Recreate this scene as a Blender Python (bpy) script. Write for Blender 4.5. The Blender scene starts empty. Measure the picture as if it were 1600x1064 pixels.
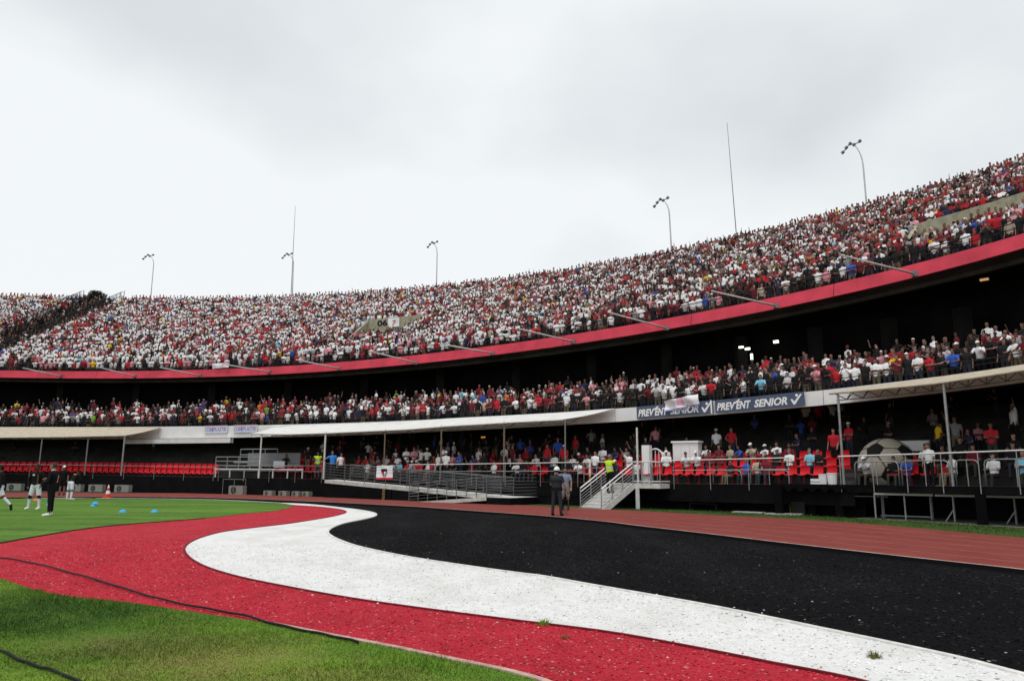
import bpy, bmesh, math, random
import numpy as np
from mathutils import Vector, Matrix, noise as mnoise

random.seed(7)
rng = np.random.default_rng(11)
SC = bpy.context.scene
COL = SC.collection

# ------------------------------------------------------------------ camera
FPX, EYE = 1150.0, 1.75                       # focal length in photo pixels, eye height in metres
PITCH, ROLL = math.atan((736 - 532) / FPX), .007
_f0 = np.array([0, math.cos(PITCH), math.sin(PITCH)])
_u0 = np.array([0, -math.sin(PITCH), math.cos(PITCH)])
_r = math.cos(ROLL) * np.array([1., 0, 0]) + math.sin(ROLL) * _u0
_u = math.cos(ROLL) * _u0 - math.sin(ROLL) * np.array([1., 0, 0])
cam = bpy.data.cameras.new('camera')
cam.sensor_width = 36
cam.lens = 36 * FPX / 1600
cam.clip_start, cam.clip_end = .1, 3000
camo = bpy.data.objects.new('camera', cam)
COL.objects.link(camo)
SC.camera = camo
camo.matrix_world = Matrix(((_r[0], _u[0], -_f0[0], 0), (_r[1], _u[1], -_f0[1], 0), (_r[2], _u[2], -_f0[2], EYE), (0, 0, 0, 1)))

# ------------------------------------------------------------------ overcast sky and a weak wide sun
SUN_EL, SUN_AZ = math.radians(70), math.radians(205)
W = bpy.data.worlds.new('World')
SC.world = W
W.use_nodes = True
nt = W.node_tree
nt.nodes.clear()
N_ = nt.nodes.new
out = N_('ShaderNodeOutputWorld')
sky = N_('ShaderNodeTexSky')
sky.sky_type = 'NISHITA'
sky.sun_disc = False
sky.sun_elevation, sky.sun_rotation = SUN_EL, SUN_AZ
b1 = N_('ShaderNodeBackground')
b1.inputs[1].default_value = .08
b2 = N_('ShaderNodeBackground')
b2.inputs[1].default_value = 1.0
mx = N_('ShaderNodeMixShader')
mx.inputs[0].default_value = .96
tc = N_('ShaderNodeTexCoord')
mp = N_('ShaderNodeMapping')
mp.inputs['Location'].default_value = (2.3, 3.08, .35)
mp.inputs['Scale'].default_value = (1, 1, 1.7)
no = N_('ShaderNodeTexNoise')
no.inputs['Scale'].default_value = 1.35
no.inputs['Detail'].default_value = 5
no.inputs['Roughness'].default_value = .45
rp = N_('ShaderNodeValToRGB')
rp.color_ramp.elements[0].position, rp.color_ramp.elements[0].color = .27, (.60, .64, .665, 1)
rp.color_ramp.elements[1].position, rp.color_ramp.elements[1].color = .475, (.85, .88, .90, 1)
for a, b in ((tc.outputs['Generated'], mp.inputs[0]), (mp.outputs[0], no.inputs['Vector']), (no.outputs['Fac'], rp.inputs[0]),
             (rp.outputs[0], b2.inputs[0]), (sky.outputs[0], b1.inputs[0]), (b1.outputs[0], mx.inputs[1]), (b2.outputs[0], mx.inputs[2]),
             (mx.outputs[0], out.inputs[0])):
    nt.links.new(a, b)
sl = bpy.data.lights.new('sun', 'SUN')
sl.energy, sl.angle, sl.color = 1.5, math.radians(25), (1, .97, .93)
so = bpy.data.objects.new('sun', sl)
COL.objects.link(so)
sd = Vector((math.sin(SUN_AZ) * math.cos(SUN_EL), math.cos(SUN_AZ) * math.cos(SUN_EL), math.sin(SUN_EL)))
so.rotation_euler = sd.to_track_quat('Z', 'Y').to_euler()
so.location = sd * 200
vs = SC.view_settings
vs.view_transform, vs.look, vs.exposure, vs.gamma = 'Standard', 'None', 0.12, 1.0
vs.use_curve_mapping = False
SC.cycles.max_bounces = 5
SC.cycles.diffuse_bounces = 3


# ------------------------------------------------------------------ where things stand
def ray(px, py):
    return _f0 + (px - 800) / FPX * _r + (532 - py) / FPX * _u


def at(px, py, z=0.):                         # point at height z seen at a photo position
    d = ray(px, py)
    return d * ((z - EYE) / d[2]) + np.array([0, 0, EYE])


# plan of the stand: front wall as one smooth curve, s metres from its right end; offsets count away from the field
_cx = np.array([2.2596107433967997e-08, -6.539606229071072e-06, 0.0007186075826640122, -0.039141966459785814, 0.21300493241519405, 19.2046690159714])
_cy = np.array([1.2070218754938005e-08, -3.488721648534844e-06, 0.0003512520741191273, -0.01979235260403003, 1.1832728119092866, 12.820321438260164])
S0, S1 = 2.0, 100.0
_ss = np.linspace(S0, S1, 500)
_C = np.c_[np.polyval(_cx, _ss), np.polyval(_cy, _ss)]
_d0, _d1 = (_C[0] - _C[1]) / (_ss[1] - _ss[0]), (_C[-1] - _C[-2]) / (_ss[1] - _ss[0])
_a, _b = np.linspace(-12, S0, 60)[:-1], np.linspace(S1, 122, 90)[1:]
_C = np.r_[_C[0] + _d0 * (S0 - _a)[:, None], _C, _C[-1] + _d1 * (_b - S1)[:, None]]
_ss = np.r_[_a, _ss, _b]
_T = np.gradient(_C, axis=0)
_T /= np.linalg.norm(_T, axis=1)[:, None]
_Nn = np.c_[_T[:, 1], -_T[:, 0]]


def cn(s):
    c = np.array([np.interp(s, _ss, _C[:, 0]), np.interp(s, _ss, _C[:, 1])])
    n = np.array([np.interp(s, _ss, _Nn[:, 0]), np.interp(s, _ss, _Nn[:, 1])])
    return c, n / np.linalg.norm(n, axis=0)


def S(s, off, z=0.):
    c, n = cn(s)
    p = c + n * off
    return np.array([p[0], p[1], z])


def on(px, py, off):                          # (s, point) where the sight line meets the stand's curve at this offset
    d = ray(px, py)
    P = _C + _Nn * off
    c = P[:, 0] * d[1] - P[:, 1] * d[0]
    k = np.where((c[:-1] * c[1:] <= 0) & (P[:-1] @ d[:2] > 0))[0]
    i = k[0]
    w = c[i] / (c[i] - c[i + 1])
    p = P[i] * (1 - w) + P[i + 1] * w
    t = np.hypot(*p) / np.hypot(*d[:2])
    return _ss[i] * (1 - w) + _ss[i + 1] * w, np.array([p[0], p[1], EYE + t * d[2]])


def proj(p):
    v = np.asarray(p, float) - np.array([0, 0, EYE])
    d = v @ _f0
    return 800 + FPX * (v @ _r) / d, 532 - FPX * (v @ _u) / d, d


def zfit(off, pts, deg):
    q = [on(x, y, off) for x, y in pts]
    s = np.array([a for a, _ in q])
    z = np.array([b[2] for _, b in q])
    c = np.polyfit(s, z, deg)
    lo, hi = s.min() - 4, s.max() + 4
    return lambda t: np.polyval(c, np.clip(t, lo, hi))


z_rail = zfit(0, [(150, 727), (450, 727), (560, 727.5), (700, 726), (870, 722), (960, 720), (1100, 718), (1230, 714), (1310, 715), (1460, 709), (1600, 703)], 2)
z_deck = zfit(0, [(150, 743), (300, 744), (450, 748), (600, 750), (830, 753), (960, 755), (1060, 757), (1230, 757), (1310, 758), (1480, 760), (1600, 760)], 2)
z_fb = zfit(3, [(0, 687), (250, 684), (400, 683), (550, 680), (700, 673), (850, 667), (1000, 657), (1130, 646), (1260, 635), (1340, 625), (1600, 600)], 3)
z_ft = zfit(3, [(0, 667), (250, 667), (400, 665), (550, 660), (700, 653), (850, 645), (1000, 637), (1130, 626), (1260, 613), (1400, 597), (1600, 569)], 3)
z_bb = zfit(7, [(0, 590), (320, 589), (540, 578), (750, 557.6), (860, 544.6), (960, 529), (1100, 504), (1280, 467), (1461, 427), (1600, 389.5)], 3)
z_bt = zfit(7, [(0, 578.6), (320, 577), (540, 564), (750, 543.4), (860, 529), (960, 511), (1100, 485), (1280, 446), (1461, 402), (1600, 366)], 3)
z_sky = zfit(31, [(0, 457), (150, 461), (320, 464), (500, 457), (600, 451), (700, 442), (860, 416), (1000, 394), (1150, 369), (1260, 343), (1350, 317), (1480, 277), (1600, 235)], 3)

U_OFF0, U_PITCH, U_ROWS = 7.9, .70, 34


def z_upper(s, off):                          # floor of the upper tier
    a, b = z_bt(s) - .25, z_sky(s) - 1.62
    return a + (b - a) * (off - U_OFF0) / (31 - U_OFF0)


def z_mid(s, off):
    return z_ft(s) - .5 + .31 / .8 * (off - 3.5)


def z_low(s, off):
    return z_deck(s) + .0 + max(0., off - 1.0) * .30 / .85


# ------------------------------------------------------------------ materials
MATS = {}


def material(name, col, rough=.85, var=0., scale=4., bump=0., bscale=60., metal=0., col2=None, detail=5., spec=.15, objcol=False, attr=None, lo=.35, hi=.65):
    if name in MATS:
        return MATS[name]
    m = bpy.data.materials.new(name)
    m.use_nodes = True
    t = m.node_tree
    p = t.nodes['Principled BSDF']
    p.inputs['Roughness'].default_value = rough
    p.inputs['Metallic'].default_value = metal
    p.inputs['Specular IOR Level'].default_value = spec
    L, N = t.links.new, t.nodes.new
    src = None
    if objcol:
        src = N('ShaderNodeObjectInfo').outputs['Color']
    elif attr:
        a = N('ShaderNodeAttribute')
        a.attribute_name = attr
        src = a.outputs['Color']
    g = N('ShaderNodeNewGeometry')
    if src is not None:
        L(src, p.inputs['Base Color'])
    elif var or col2:
        n = N('ShaderNodeTexNoise')
        n.inputs['Scale'].default_value = scale
        n.inputs['Detail'].default_value = detail
        n.inputs['Roughness'].default_value = .6
        L(g.outputs['Position'], n.inputs['Vector'])
        r = N('ShaderNodeValToRGB')
        c2 = col2 or tuple(max(0, c * (1 - var)) for c in col)
        r.color_ramp.elements[0].position, r.color_ramp.elements[1].position = lo, hi
        r.color_ramp.elements[0].color = (*c2, 1)
        r.color_ramp.elements[1].color = (*[min(1, c * (1 + var * .5)) for c in col], 1)
        L(n.outputs['Fac'], r.inputs[0])
        L(r.outputs[0], p.inputs['Base Color'])
    else:
        p.inputs['Base Color'].default_value = (*col, 1)
    if bump:
        n = N('ShaderNodeTexNoise')
        n.inputs['Scale'].default_value = bscale
        n.inputs['Detail'].default_value = 4
        L(g.outputs['Position'], n.inputs['Vector'])
        bp = N('ShaderNodeBump')
        bp.inputs['Strength'].default_value = bump
        bp.inputs['Distance'].default_value = .02
        L(n.outputs['Fac'], bp.inputs['Height'])
        L(bp.outputs[0], p.inputs['Normal'])
    MATS[name] = m
    return m


def layered(name, layers, rough=.95, bump=.6, bscale=45., bdist=.03, spec=.2):
    """base colour built from noise layers: first (colour,), then (colour, scale, lo, hi, detail, stretch, kind)"""
    m = bpy.data.materials.new(name)
    m.use_nodes = True
    t = m.node_tree
    p = t.nodes['Principled BSDF']
    p.inputs['Roughness'].default_value = rough
    p.inputs['Specular IOR Level'].default_value = spec
    L, N = t.links.new, t.nodes.new
    g = N('ShaderNodeNewGeometry')
    cur = None
    for i, l in enumerate(layers):
        if cur is None:
            c = N('ShaderNodeRGB')
            c.outputs[0].default_value = (*l[0], 1)
            cur = c.outputs[0]
            continue
        col, sc, lo, hi, det, st, kind = l
        mpn = N('ShaderNodeMapping')
        mpn.inputs['Location'].default_value = (i * 7.3, i * 3.1, i)
        if isinstance(st, tuple) and kind != 'b':
            mpn.inputs['Scale'].default_value = (st[0], st[1], 1)
            mpn.inputs['Rotation'].default_value = (0, 0, st[2])
        L(g.outputs['Position'], mpn.inputs[0])
        if kind == 'b':                       # a worn or lush patch with its own place: st = (x, y, radius)
            vm = N('ShaderNodeVectorMath')
            vm.operation = 'DISTANCE'
            L(g.outputs['Position'], vm.inputs[0])
            vm.inputs[1].default_value = (st[0], st[1], 0)
            n = N('ShaderNodeTexNoise')
            n.inputs['Scale'].default_value, n.inputs['Detail'].default_value = sc, det
            L(g.outputs['Position'], n.inputs['Vector'])
            ma = N('ShaderNodeMath')
            ma.operation = 'DIVIDE'
            L(vm.outputs['Value'], ma.inputs[0])
            ma.inputs[1].default_value = st[2]
            mb_ = N('ShaderNodeMath')
            mb_.operation = 'SUBTRACT'
            L(n.outputs['Fac'], mb_.inputs[0])
            L(ma.outputs[0], mb_.inputs[1])
            o = mb_.outputs[0]
        elif kind == 'v':
            n = N('ShaderNodeTexVoronoi')
            n.inputs['Scale'].default_value = sc
            L(mpn.outputs[0], n.inputs['Vector'])
            o = N('ShaderNodeSeparateColor')
            L(n.outputs['Color'], o.inputs[0])
            o = o.outputs[0]
        else:
            n = N('ShaderNodeTexNoise')
            n.inputs['Scale'].default_value = sc
            n.inputs['Detail'].default_value = det
            n.inputs['Roughness'].default_value = .65
            L(mpn.outputs[0], n.inputs['Vector'])
            o = n.outputs['Fac']
        mr = N('ShaderNodeMapRange')
        mr.inputs['From Min'].default_value, mr.inputs['From Max'].default_value = lo, hi
        L(o, mr.inputs['Value'])
        mixn = N('ShaderNodeMix')
        mixn.data_type = 'RGBA'
        L(mr.outputs[0], mixn.inputs[0])
        L(cur, mixn.inputs[6])
        mixn.inputs[7].default_value = (*col, 1)
        cur = mixn.outputs[2]
    L(cur, p.inputs['Base Color'])
    n = N('ShaderNodeTexNoise')
    n.inputs['Scale'].default_value = bscale
    n.inputs['Detail'].default_value = 6
    L(g.outputs['Position'], n.inputs['Vector'])
    bp = N('ShaderNodeBump')
    bp.inputs['Strength'].default_value = bump
    bp.inputs['Distance'].default_value = bdist
    L(n.outputs['Fac'], bp.inputs['Height'])
    L(bp.outputs[0], p.inputs['Normal'])
    MATS[name] = m
    return m


M_BLACKWALL = material('black_painted_wall', (.0065, .0065, .0075), .9, .35, 1.2, bump=.2, bscale=12, spec=.06)
M_DARKCONC = material('dark_concrete', (.035, .034, .032), .95, .4, .8, bump=.3, bscale=20)
M_INTERIOR = material('interior_shade_black', (.011, .011, .011), .95, .4, .6, spec=.03)  # near-black base colour stands in for the deep shade under the tiers
M_STEP = material('terrace_concrete', (.075, .072, .065), .95, .4, 1.5, bump=.3, bscale=30)
M_CONC = material('pale_concrete', (.36, .33, .24), .95, .25, 2.5, bump=.3, bscale=30)
M_REDBAND = material('red_parapet_paint', (.55, .048, .080), .6, .22, .8, bump=.08, bscale=8)
M_WHITE = material('white_paint', (.80, .80, .79), .6, .05, 1.5)
M_FASCIA = material('white_fascia_sheet', (.78, .78, .77), .5, .08, 1.2)
M_BEIGE = material('beige_membrane', (.46, .40, .31), .8, .15, 3, bump=.1, bscale=6)
M_MEMB = material('white_membrane', (.66, .655, .63), .7, .10, 2, bump=.1, bscale=4)
M_STEEL = material('galvanised_steel', (.34, .35, .35), .45, .2, 9, metal=.6)
M_PALESTEEL = material('pale_painted_steel', (.62, .62, .60), .5, .12, 6)
M_GREYSTEEL = material('grey_steel', (.22, .22, .22), .6, .2, 6, metal=.3)
M_BROWNSTEEL = material('rusty_brown_post', (.20, .145, .10), .8, .3, 8)
M_BLACKSTEEL = material('black_steel', (.012, .012, .013), .6)
M_SEAT = material('red_seat_plastic', (.56, .014, .022), .45, .1, 4)
M_BLACK = material('black_cloth', (.005, .005, .006), .95, spec=.03)
M_OBJ = material('coloured_cloth', (1, 1, 1), .9, objcol=True)
M_SKIN = material('skin', (1, 1, 1), .6, objcol=True)
M_TINT = material('crowd_cloth', (1, 1, 1), .9, attr='tint')
M_BANNER = material('blue_grey_banner', (.085, .11, .175), .7, .12, 2)
M_LETTER = material('white_print', (.82, .82, .82), .7)
M_BLUEPRINT = material('blue_print', (.17, .19, .48), .7)
M_REDPRINT = material('red_print', (.55, .03, .05), .7)
M_BLACKPRINT = material('black_print', (.015, .015, .015), .8)
M_YELLOW = material('yellow_pipe', (.42, .22, .015), .6)
M_FANSHADE = material('fan_shadow', (.02, .022, .024), .5)  # dark tone painted as the shade inside the fan opening
M_AC = material('cream_enamel', (.24, .245, .21), .5, .12, 5)
M_CREAM = material('cream_ball_panel', (.45, .41, .34), .6, .1, 3)


# ------------------------------------------------------------------ mesh helpers
class MB:
    def __init__(self):
        self.v, self.f, self.m = [], [], []

    def add(self, vs_, fs, mi=0):
        o = len(self.v)
        self.v += [tuple(map(float, p)) for p in vs_]
        self.f += [tuple(i + o for i in q) for q in fs]
        self.m += [mi] * len(fs)
        return self

    def box(self, c, size, ax=None, mi=0):
        """box about c; ax = (ux, uy, uz) axes, else world axes"""
        c = np.asarray(c, float)
        A = np.eye(3) if ax is None else np.asarray(ax, float)
        h = np.asarray(size, float) / 2
        p = [c + A[0] * x * h[0] + A[1] * y * h[1] + A[2] * z * h[2] for z in (-1, 1) for y in (-1, 1) for x in (-1, 1)]
        return self.add(p, [(0, 2, 3, 1), (4, 5, 7, 6), (0, 1, 5, 4), (2, 6, 7, 3), (0, 4, 6, 2), (1, 3, 7, 5)], mi)

    def tube(self, pts, r, n=6, cap=True, mi=0):
        pts = [np.asarray(p, float) for p in pts]
        rs = r if isinstance(r, (list, tuple, np.ndarray)) else [r] * len(pts)
        vs_, up = [], None
        for i, p in enumerate(pts):
            t = (pts[min(i + 1, len(pts) - 1)] - pts[max(i - 1, 0)])
            t = t / (np.linalg.norm(t) + 1e-9)
            if up is None:
                up = np.array([0, 0, 1.]) if abs(t[2]) < .9 else np.array([1., 0, 0])
            a = np.cross(t, up)
            a /= np.linalg.norm(a) + 1e-9
            b = np.cross(a, t)
            up = b
            for k in range(n):
                q = 2 * math.pi * (k + .5) / n
                vs_.append(p + rs[i] * (math.cos(q) * a + math.sin(q) * b))
        fs = [(i * n + k, i * n + (k + 1) % n, (i + 1) * n + (k + 1) % n, (i + 1) * n + k) for i in range(len(pts) - 1) for k in range(n)]
        if cap:
            fs += [tuple(range(n))[::-1], tuple((len(pts) - 1) * n + k for k in range(n))]
        return self.add(vs_, fs, mi)

    def ball(self, c, r, nu=10, nv=7, mi=0, ax=None):
        c = np.asarray(c, float)
        r = np.asarray(r, float) * np.ones(3)
        vs_ = []
        for j in range(1, nv):
            for i in range(nu):
                a, b = 2 * math.pi * i / nu, math.pi * j / nv
                q = np.array([math.sin(b) * math.cos(a), math.sin(b) * math.sin(a), math.cos(b)]) * r
                vs_.append(c + (q if ax is None else np.asarray(ax).T @ q))
        q = np.array([0, 0, r[2]])
        q = q if ax is None else np.asarray(ax).T @ q
        vs_ += [c + q, c - q]
        t, b = len(vs_) - 2, len(vs_) - 1
        fs = [(j * nu + i, (j + 1) * nu + i, (j + 1) * nu + (i + 1) % nu, j * nu + (i + 1) % nu) for j in range(nv - 2) for i in range(nu)]
        fs += [(t, i, (i + 1) % nu) for i in range(nu)] + [(b, (nv - 2) * nu + (i + 1) % nu, (nv - 2) * nu + i) for i in range(nu)]
        return self.add(vs_, fs, mi)

    def prism(self, poly, z0, z1, frame=None, mi=0):
        """polygon (x, y) extruded from z0 to z1; frame = (origin, ux, uy, uz)"""
        n = len(poly)
        o, A = (np.zeros(3), np.eye(3)) if frame is None else (np.asarray(frame[0], float), np.asarray(frame[1:], float))
        vs_ = [o + A[0] * x + A[1] * y + A[2] * z for z in (z0, z1) for x, y in poly]
        fs = [tuple(range(n))[::-1], tuple(range(n, 2 * n))] + [(i, (i + 1) % n, n + (i + 1) % n, n + i) for i in range(n)]
        return self.add(vs_, fs, mi)

    def grid(self, P, mi=0, close=False):
        P = np.asarray(P, float)
        a, b = P.shape[:2]
        fs = [(i * b + j, (i + 1) * b + j, (i + 1) * b + (j + 1) % b, i * b + (j + 1) % b) for i in range(a - 1) for j in range(b - (0 if close else 1))]
        return self.add(P.reshape(-1, 3), fs, mi)

    def mesh(self, name, mats):
        me = bpy.data.meshes.new(name)
        me.from_pydata(self.v, [], self.f)
        mats = mats if isinstance(mats, (list, tuple)) else [mats]
        for m in mats:
            me.materials.append(m)
        if len(mats) > 1:
            me.polygons.foreach_set('material_index', self.m)
        return me

    def build(self, name, mats, parent=None, smooth=False):
        me = self.mesh(name, mats)
        if smooth:
            me.shade_smooth()
        return link(name, me, parent)


def link(name, me, parent=None, loc=None, rz=0., scale=None):
    o = bpy.data.objects.new(name, me)
    COL.objects.link(o)
    if parent is not None:
        o.parent = parent
        o.matrix_parent_inverse = parent.matrix_basis.inverted()
    if loc is not None:
        o.location = loc
    if rz:
        o.rotation_euler = (0, 0, rz)
    if scale is not None:
        o.scale = (scale,) * 3
    return o


def tag(o, label=None, cat=None, group=None, kind=None):
    for k, v in (('label', label), ('category', cat), ('group', group), ('kind', kind)):
        if v:
            o[k] = v
    return o


def thing(name, label, cat, loc=(0, 0, 0), group=None, rz=0.):
    o = bpy.data.objects.new(name, None)
    COL.objects.link(o)
    o.location = loc
    o.rotation_euler = (0, 0, rz)
    o.empty_display_size = .2
    return tag(o, label, cat, group)


def copy_tree(o, loc=None, rz=None, parent=None):
    c = o.copy()
    COL.objects.link(c)
    if parent is not None:
        c.parent = parent
    if loc is not None:
        c.location = loc
    if rz is not None:
        c.rotation_euler = (0, 0, rz)
    for ch in o.children:
        copy_tree(ch, parent=c)
    return c


def smooth_poly(pts, n=8, closed=False):
    P = [np.asarray(p, float)[:2] for p in pts]
    k, o = len(P), []
    rngi = range(k if closed else k - 1)
    for i in rngi:
        if closed:
            a, b, c, d = P[i - 1], P[i], P[(i + 1) % k], P[(i + 2) % k]
        else:
            a, b, c, d = P[max(i - 1, 0)], P[i], P[i + 1], P[min(i + 2, k - 1)]
        l1, l2, l3 = (max(np.linalg.norm(q - p), 1e-6) ** .5 for p, q in ((a, b), (b, c), (c, d)))
        for j in range(n):                    # centripetal spline: no overshoot where spacing changes
            t = j / n * l2
            A1 = a if np.allclose(a, b) else b + (b - a) * t / l1
            A2 = b + (c - b) * t / l2
            A3 = c if np.allclose(c, d) else c + (d - c) * (t - l2) / l3
            B1 = A1 + (A2 - A1) * (t + l1) / (l1 + l2)
            B2 = A2 + (A3 - A2) * t / (l2 + l3)
            o.append(B1 + (B2 - B1) * t / l2)
    if not closed:
        o.append(P[-1])
    return np.array(o)


def sheet(name, poly, z, mat, kind='structure'):
    bm = bmesh.new()
    vs_ = [bm.verts.new((p[0], p[1], z)) for p in poly]
    f = bm.faces.new(vs_)
    bm.normal_update()
    if f.normal.z < 0:
        f.normal_flip()
    bmesh.ops.triangulate(bm, faces=[f])
    me = bpy.data.meshes.new(name)
    bm.to_mesh(me)
    bm.free()
    me.materials.append(mat)
    return tag(link(name, me), kind=kind)


def kerb(name, line, w, z0, z1, mat, kind='structure', build=True):
    L = np.asarray(line)
    t = np.gradient(L, axis=0)
    t /= np.linalg.norm(t, axis=1)[:, None] + 1e-9
    n = np.c_[t[:, 1], -t[:, 0]]
    a, b = L - n * w / 2, L + n * w / 2
    P = np.stack([np.c_[a, np.full(len(L), z0)], np.c_[a, np.full(len(L), z1)], np.c_[b, np.full(len(L), z1)], np.c_[b, np.full(len(L), z0)]], 1)
    mb = MB().grid(P, close=False)
    return tag(mb.build(name, mat), kind=kind)


def sweep(mb, prof, s0, s1, ds=1.2, mi=0):
    """profile [(offset, z or z(s))] swept along the stand"""
    s = np.linspace(s0, s1, max(2, int(abs(s1 - s0) / ds) + 1))
    P = []
    for t in s:
        P.append([S(t, o, z(t) if callable(z) else z) for o, z in prof])
    return mb.grid(P, mi)


def inside(P, poly):
    x, y = P[:, 0], P[:, 1]
    r = np.zeros(len(P), bool)
    n = len(poly)
    for i in range(n):
        a, b = poly[i], poly[i - 1]
        c = ((a[1] > y) != (b[1] > y)) & (x < (b[0] - a[0]) * (y - a[1]) / (b[1] - a[1] + 1e-12) + a[0])
        r ^= c
    return r


# ------------------------------------------------------------------ the ground: track, painted gravel, lawns
Z_TRACK = .07
inner = [at(*p, Z_TRACK) for p in [(-200, 779), (0, 777), (160, 776), (320, 777.5), (480, 783), (640, 791), (740, 798), (840, 805), (940, 814), (1000, 821.5), (1100, 833), (1200, 845), (1400, 868), (1600, 890)]]
inner += [np.array([10.3, 11.0, 0]), np.array([10.7, 7.0, 0]), np.array([10.8, 0, 0]), np.array([10.8, -12, 0])]
L_in = smooth_poly(inner)
outer = [at(*p, Z_TRACK) for p in [(-200, 771), (0, 770), (200, 769), (320, 771), (480, 775.5), (620, 781.5), (820, 789), (900, 793), (1000, 798), (1100, 803.5), (1250, 811), (1400, 822), (1600, 840)]]
outer += [np.array([15.6, 17.0, 0]), np.array([16.2, 12.0, 0]), np.array([16.6, 4, 0]), np.array([16.6, -12, 0])]
L_out = smooth_poly(outer)

sheet('ground', [(-900, -700), (900, -700), (900, 900), (-900, 900)], -.03, material('worn_concrete_ground', (.10, .095, .085), .95, .4, .5, bump=.3))
M_TRACK = layered('red_track', [((.185, .033, .027),), ((.22, .046, .037), .7, .4, .7, 4, None, 'n'), ((.13, .022, .018), 2.2, .55, .8, 4, None, 'n')], bump=.25, bscale=120, bdist=.006)


def resample(L, n):
    t = np.r_[0, np.cumsum(np.linalg.norm(np.diff(L, axis=0), axis=1))]
    q = np.linspace(0, t[-1], n)
    return np.c_[np.interp(q, t, L[:, 0]), np.interp(q, t, L[:, 1])]


def nearest_pairs(A, B):
    B2 = resample(B, 1200)
    r = []
    for p in A:
        r.append(B2[np.argmin(((B2 - p) ** 2).sum(1))])
    return np.array(r)


Ri = resample(L_in, 160)
Ro = nearest_pairs(Ri, L_out)
P = np.stack([np.c_[Ri, np.full(len(Ri), Z_TRACK)], np.c_[Ro, np.full(len(Ro), Z_TRACK)], np.c_[Ro, np.full(len(Ro), -.03)]], 1)
tag(MB().grid(P[:, ::-1]).build('running_track', M_TRACK), kind='structure')
M_LINE = material('worn_white_line', (.30, .15, .13), .8, .3, 3)
for k in range(1, 6):
    c = Ri + (Ro - Ri) * (k / 6)
    kerb('lane_line', smooth_poly(c, 2), .035, Z_TRACK, Z_TRACK + .004, M_LINE)
kerb('track_kerb', L_in + 0, .06, -.01, Z_TRACK + .008, material('black_kerb', (.007, .007, .008), .8, spec=.1))
kerb('track_kerb_line', L_in + 0, .05, Z_TRACK + .0085, Z_TRACK + .013, material('pale_kerb_paint', (.60, .47, .42), .8, .3, 2.5))
# flat black strip painted as the kerb's shadow on the gravel
t_ = np.gradient(L_in, axis=0)
t_ /= np.linalg.norm(t_, axis=1)[:, None]
n_ = np.c_[t_[:, 1], -t_[:, 0]]
side = 1 if ((L_in[40] + n_[40] - np.array([0, 0])) ** 2).sum() < (L_in[40] ** 2).sum() else -1
kerb('kerb_shadow', L_in + n_ * side * .14, .17, -.01, .004, material('kerb_shadow_black', (.003, .003, .0035), .9, spec=.05))

# verge of grass outside the track
M_VERGE = layered('verge_grass', [((.035, .075, .012),), ((.055, .10, .016), 3, .4, .65, 5, None, 'n'), ((.03, .045, .01), 9, .5, .8, 4, None, 'n')], bump=.9, bscale=40)
sv = np.linspace(-6, 34, 60)
ver_o = [S(t, -.2 if t > 20 else -.35)[:2] for t in sv]
ver_i = nearest_pairs(np.array(ver_o), L_out)
P = np.stack([np.c_[ver_i, np.full(60, .062)], np.c_[ver_i * .4 + np.array(ver_o) * .6, np.full(60, .05)], np.c_[np.array(ver_o), np.full(60, .035)]], 1)
tag(MB().grid(P).build('grass_verge', M_VERGE), kind='structure')
sv2 = np.linspace(33.5, 110, 70)
vo2 = [S(t, .0)[:2] for t in sv2]
vi2 = nearest_pairs(np.array(vo2), L_out)
P = np.stack([np.c_[vi2, np.full(70, .05)], np.c_[np.array(vo2), np.full(70, .035)]], 1)
tag(MB().grid(P).build('wall_foot_path', material('wall_foot_soil', (.05, .05, .035), .95, .4, 2)), kind='structure')

G = lambda l, z=0.: [at(x, y, z) for x, y in l]
# far lawn
far_lawn = G([(458, 789.5), (440, 786.5), (400, 784), (320, 781), (200, 779.5), (60, 779), (-120, 780)]) + [np.array([-55, 35, 0]), np.array([-60, 12, 0]), np.array([-30, 8, 0])] + G([(-160, 880), (0, 849), (60, 838), (108, 830), (160, 823), (240, 816), (320, 810), (380, 803), (428, 798.5), (452, 793)])
far_lawn = smooth_poly(far_lawn, 8, True)
near_edge = smooth_poly([np.array([-14, 6., 0])] + G([(-120, 885), (0, 905), (20, 911), (53, 922), (88, 930), (147, 937), (210, 943.5), (300, 957), (400, 972), (450, 981), (525, 996), (600, 1010), (700, 1031), (840, 1063)]) + [np.array([1.6, 4.55, 0]), np.array([4, 3.4, 0]), np.array([8, 2.0, 0]), np.array([10.6, 1.4, 0])])
red_white = smooth_poly(G([(438, 786.6), (462, 789.6), (490, 791.3), (518, 794), (536, 797.3), (541, 800.3), (533, 804), (510, 809), (480, 814), (450, 818.6), (400, 824.5), (350, 831), (315, 840), (297, 848), (288.5, 857), (291, 866), (302, 876), (325, 887.5), (375, 902.5), (450, 918), (550, 936), (650, 950.5), (800, 970), (950, 989), (1100, 1016), (1200, 1036), (1340, 1064)]) + [np.array([4.4, 4.3, 0]), np.array([7, 3.2, 0]), np.array([10.6, 2.2, 0])])
white_black = smooth_poly(G([(436, 786), (475, 787.5), (531, 793), (566, 797.5), (583, 801), (588, 804.2), (583, 807.8), (566, 812), (541, 817), (525, 822), (515, 827.5), (512, 832), (517, 837.5), (531, 844.5), (555, 853), (600, 863.5), (650, 873), (725, 884.5), (800, 895), (850, 901.5), (925, 915), (1000, 928), (1100, 946), (1200, 966), (1300, 987), (1400, 1008), (1500, 1030), (1600, 1056)]) + [np.array([5.6, 4.6, 0]), np.array([8, 3.7, 0]), np.array([10.6, 2.9, 0])])

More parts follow.
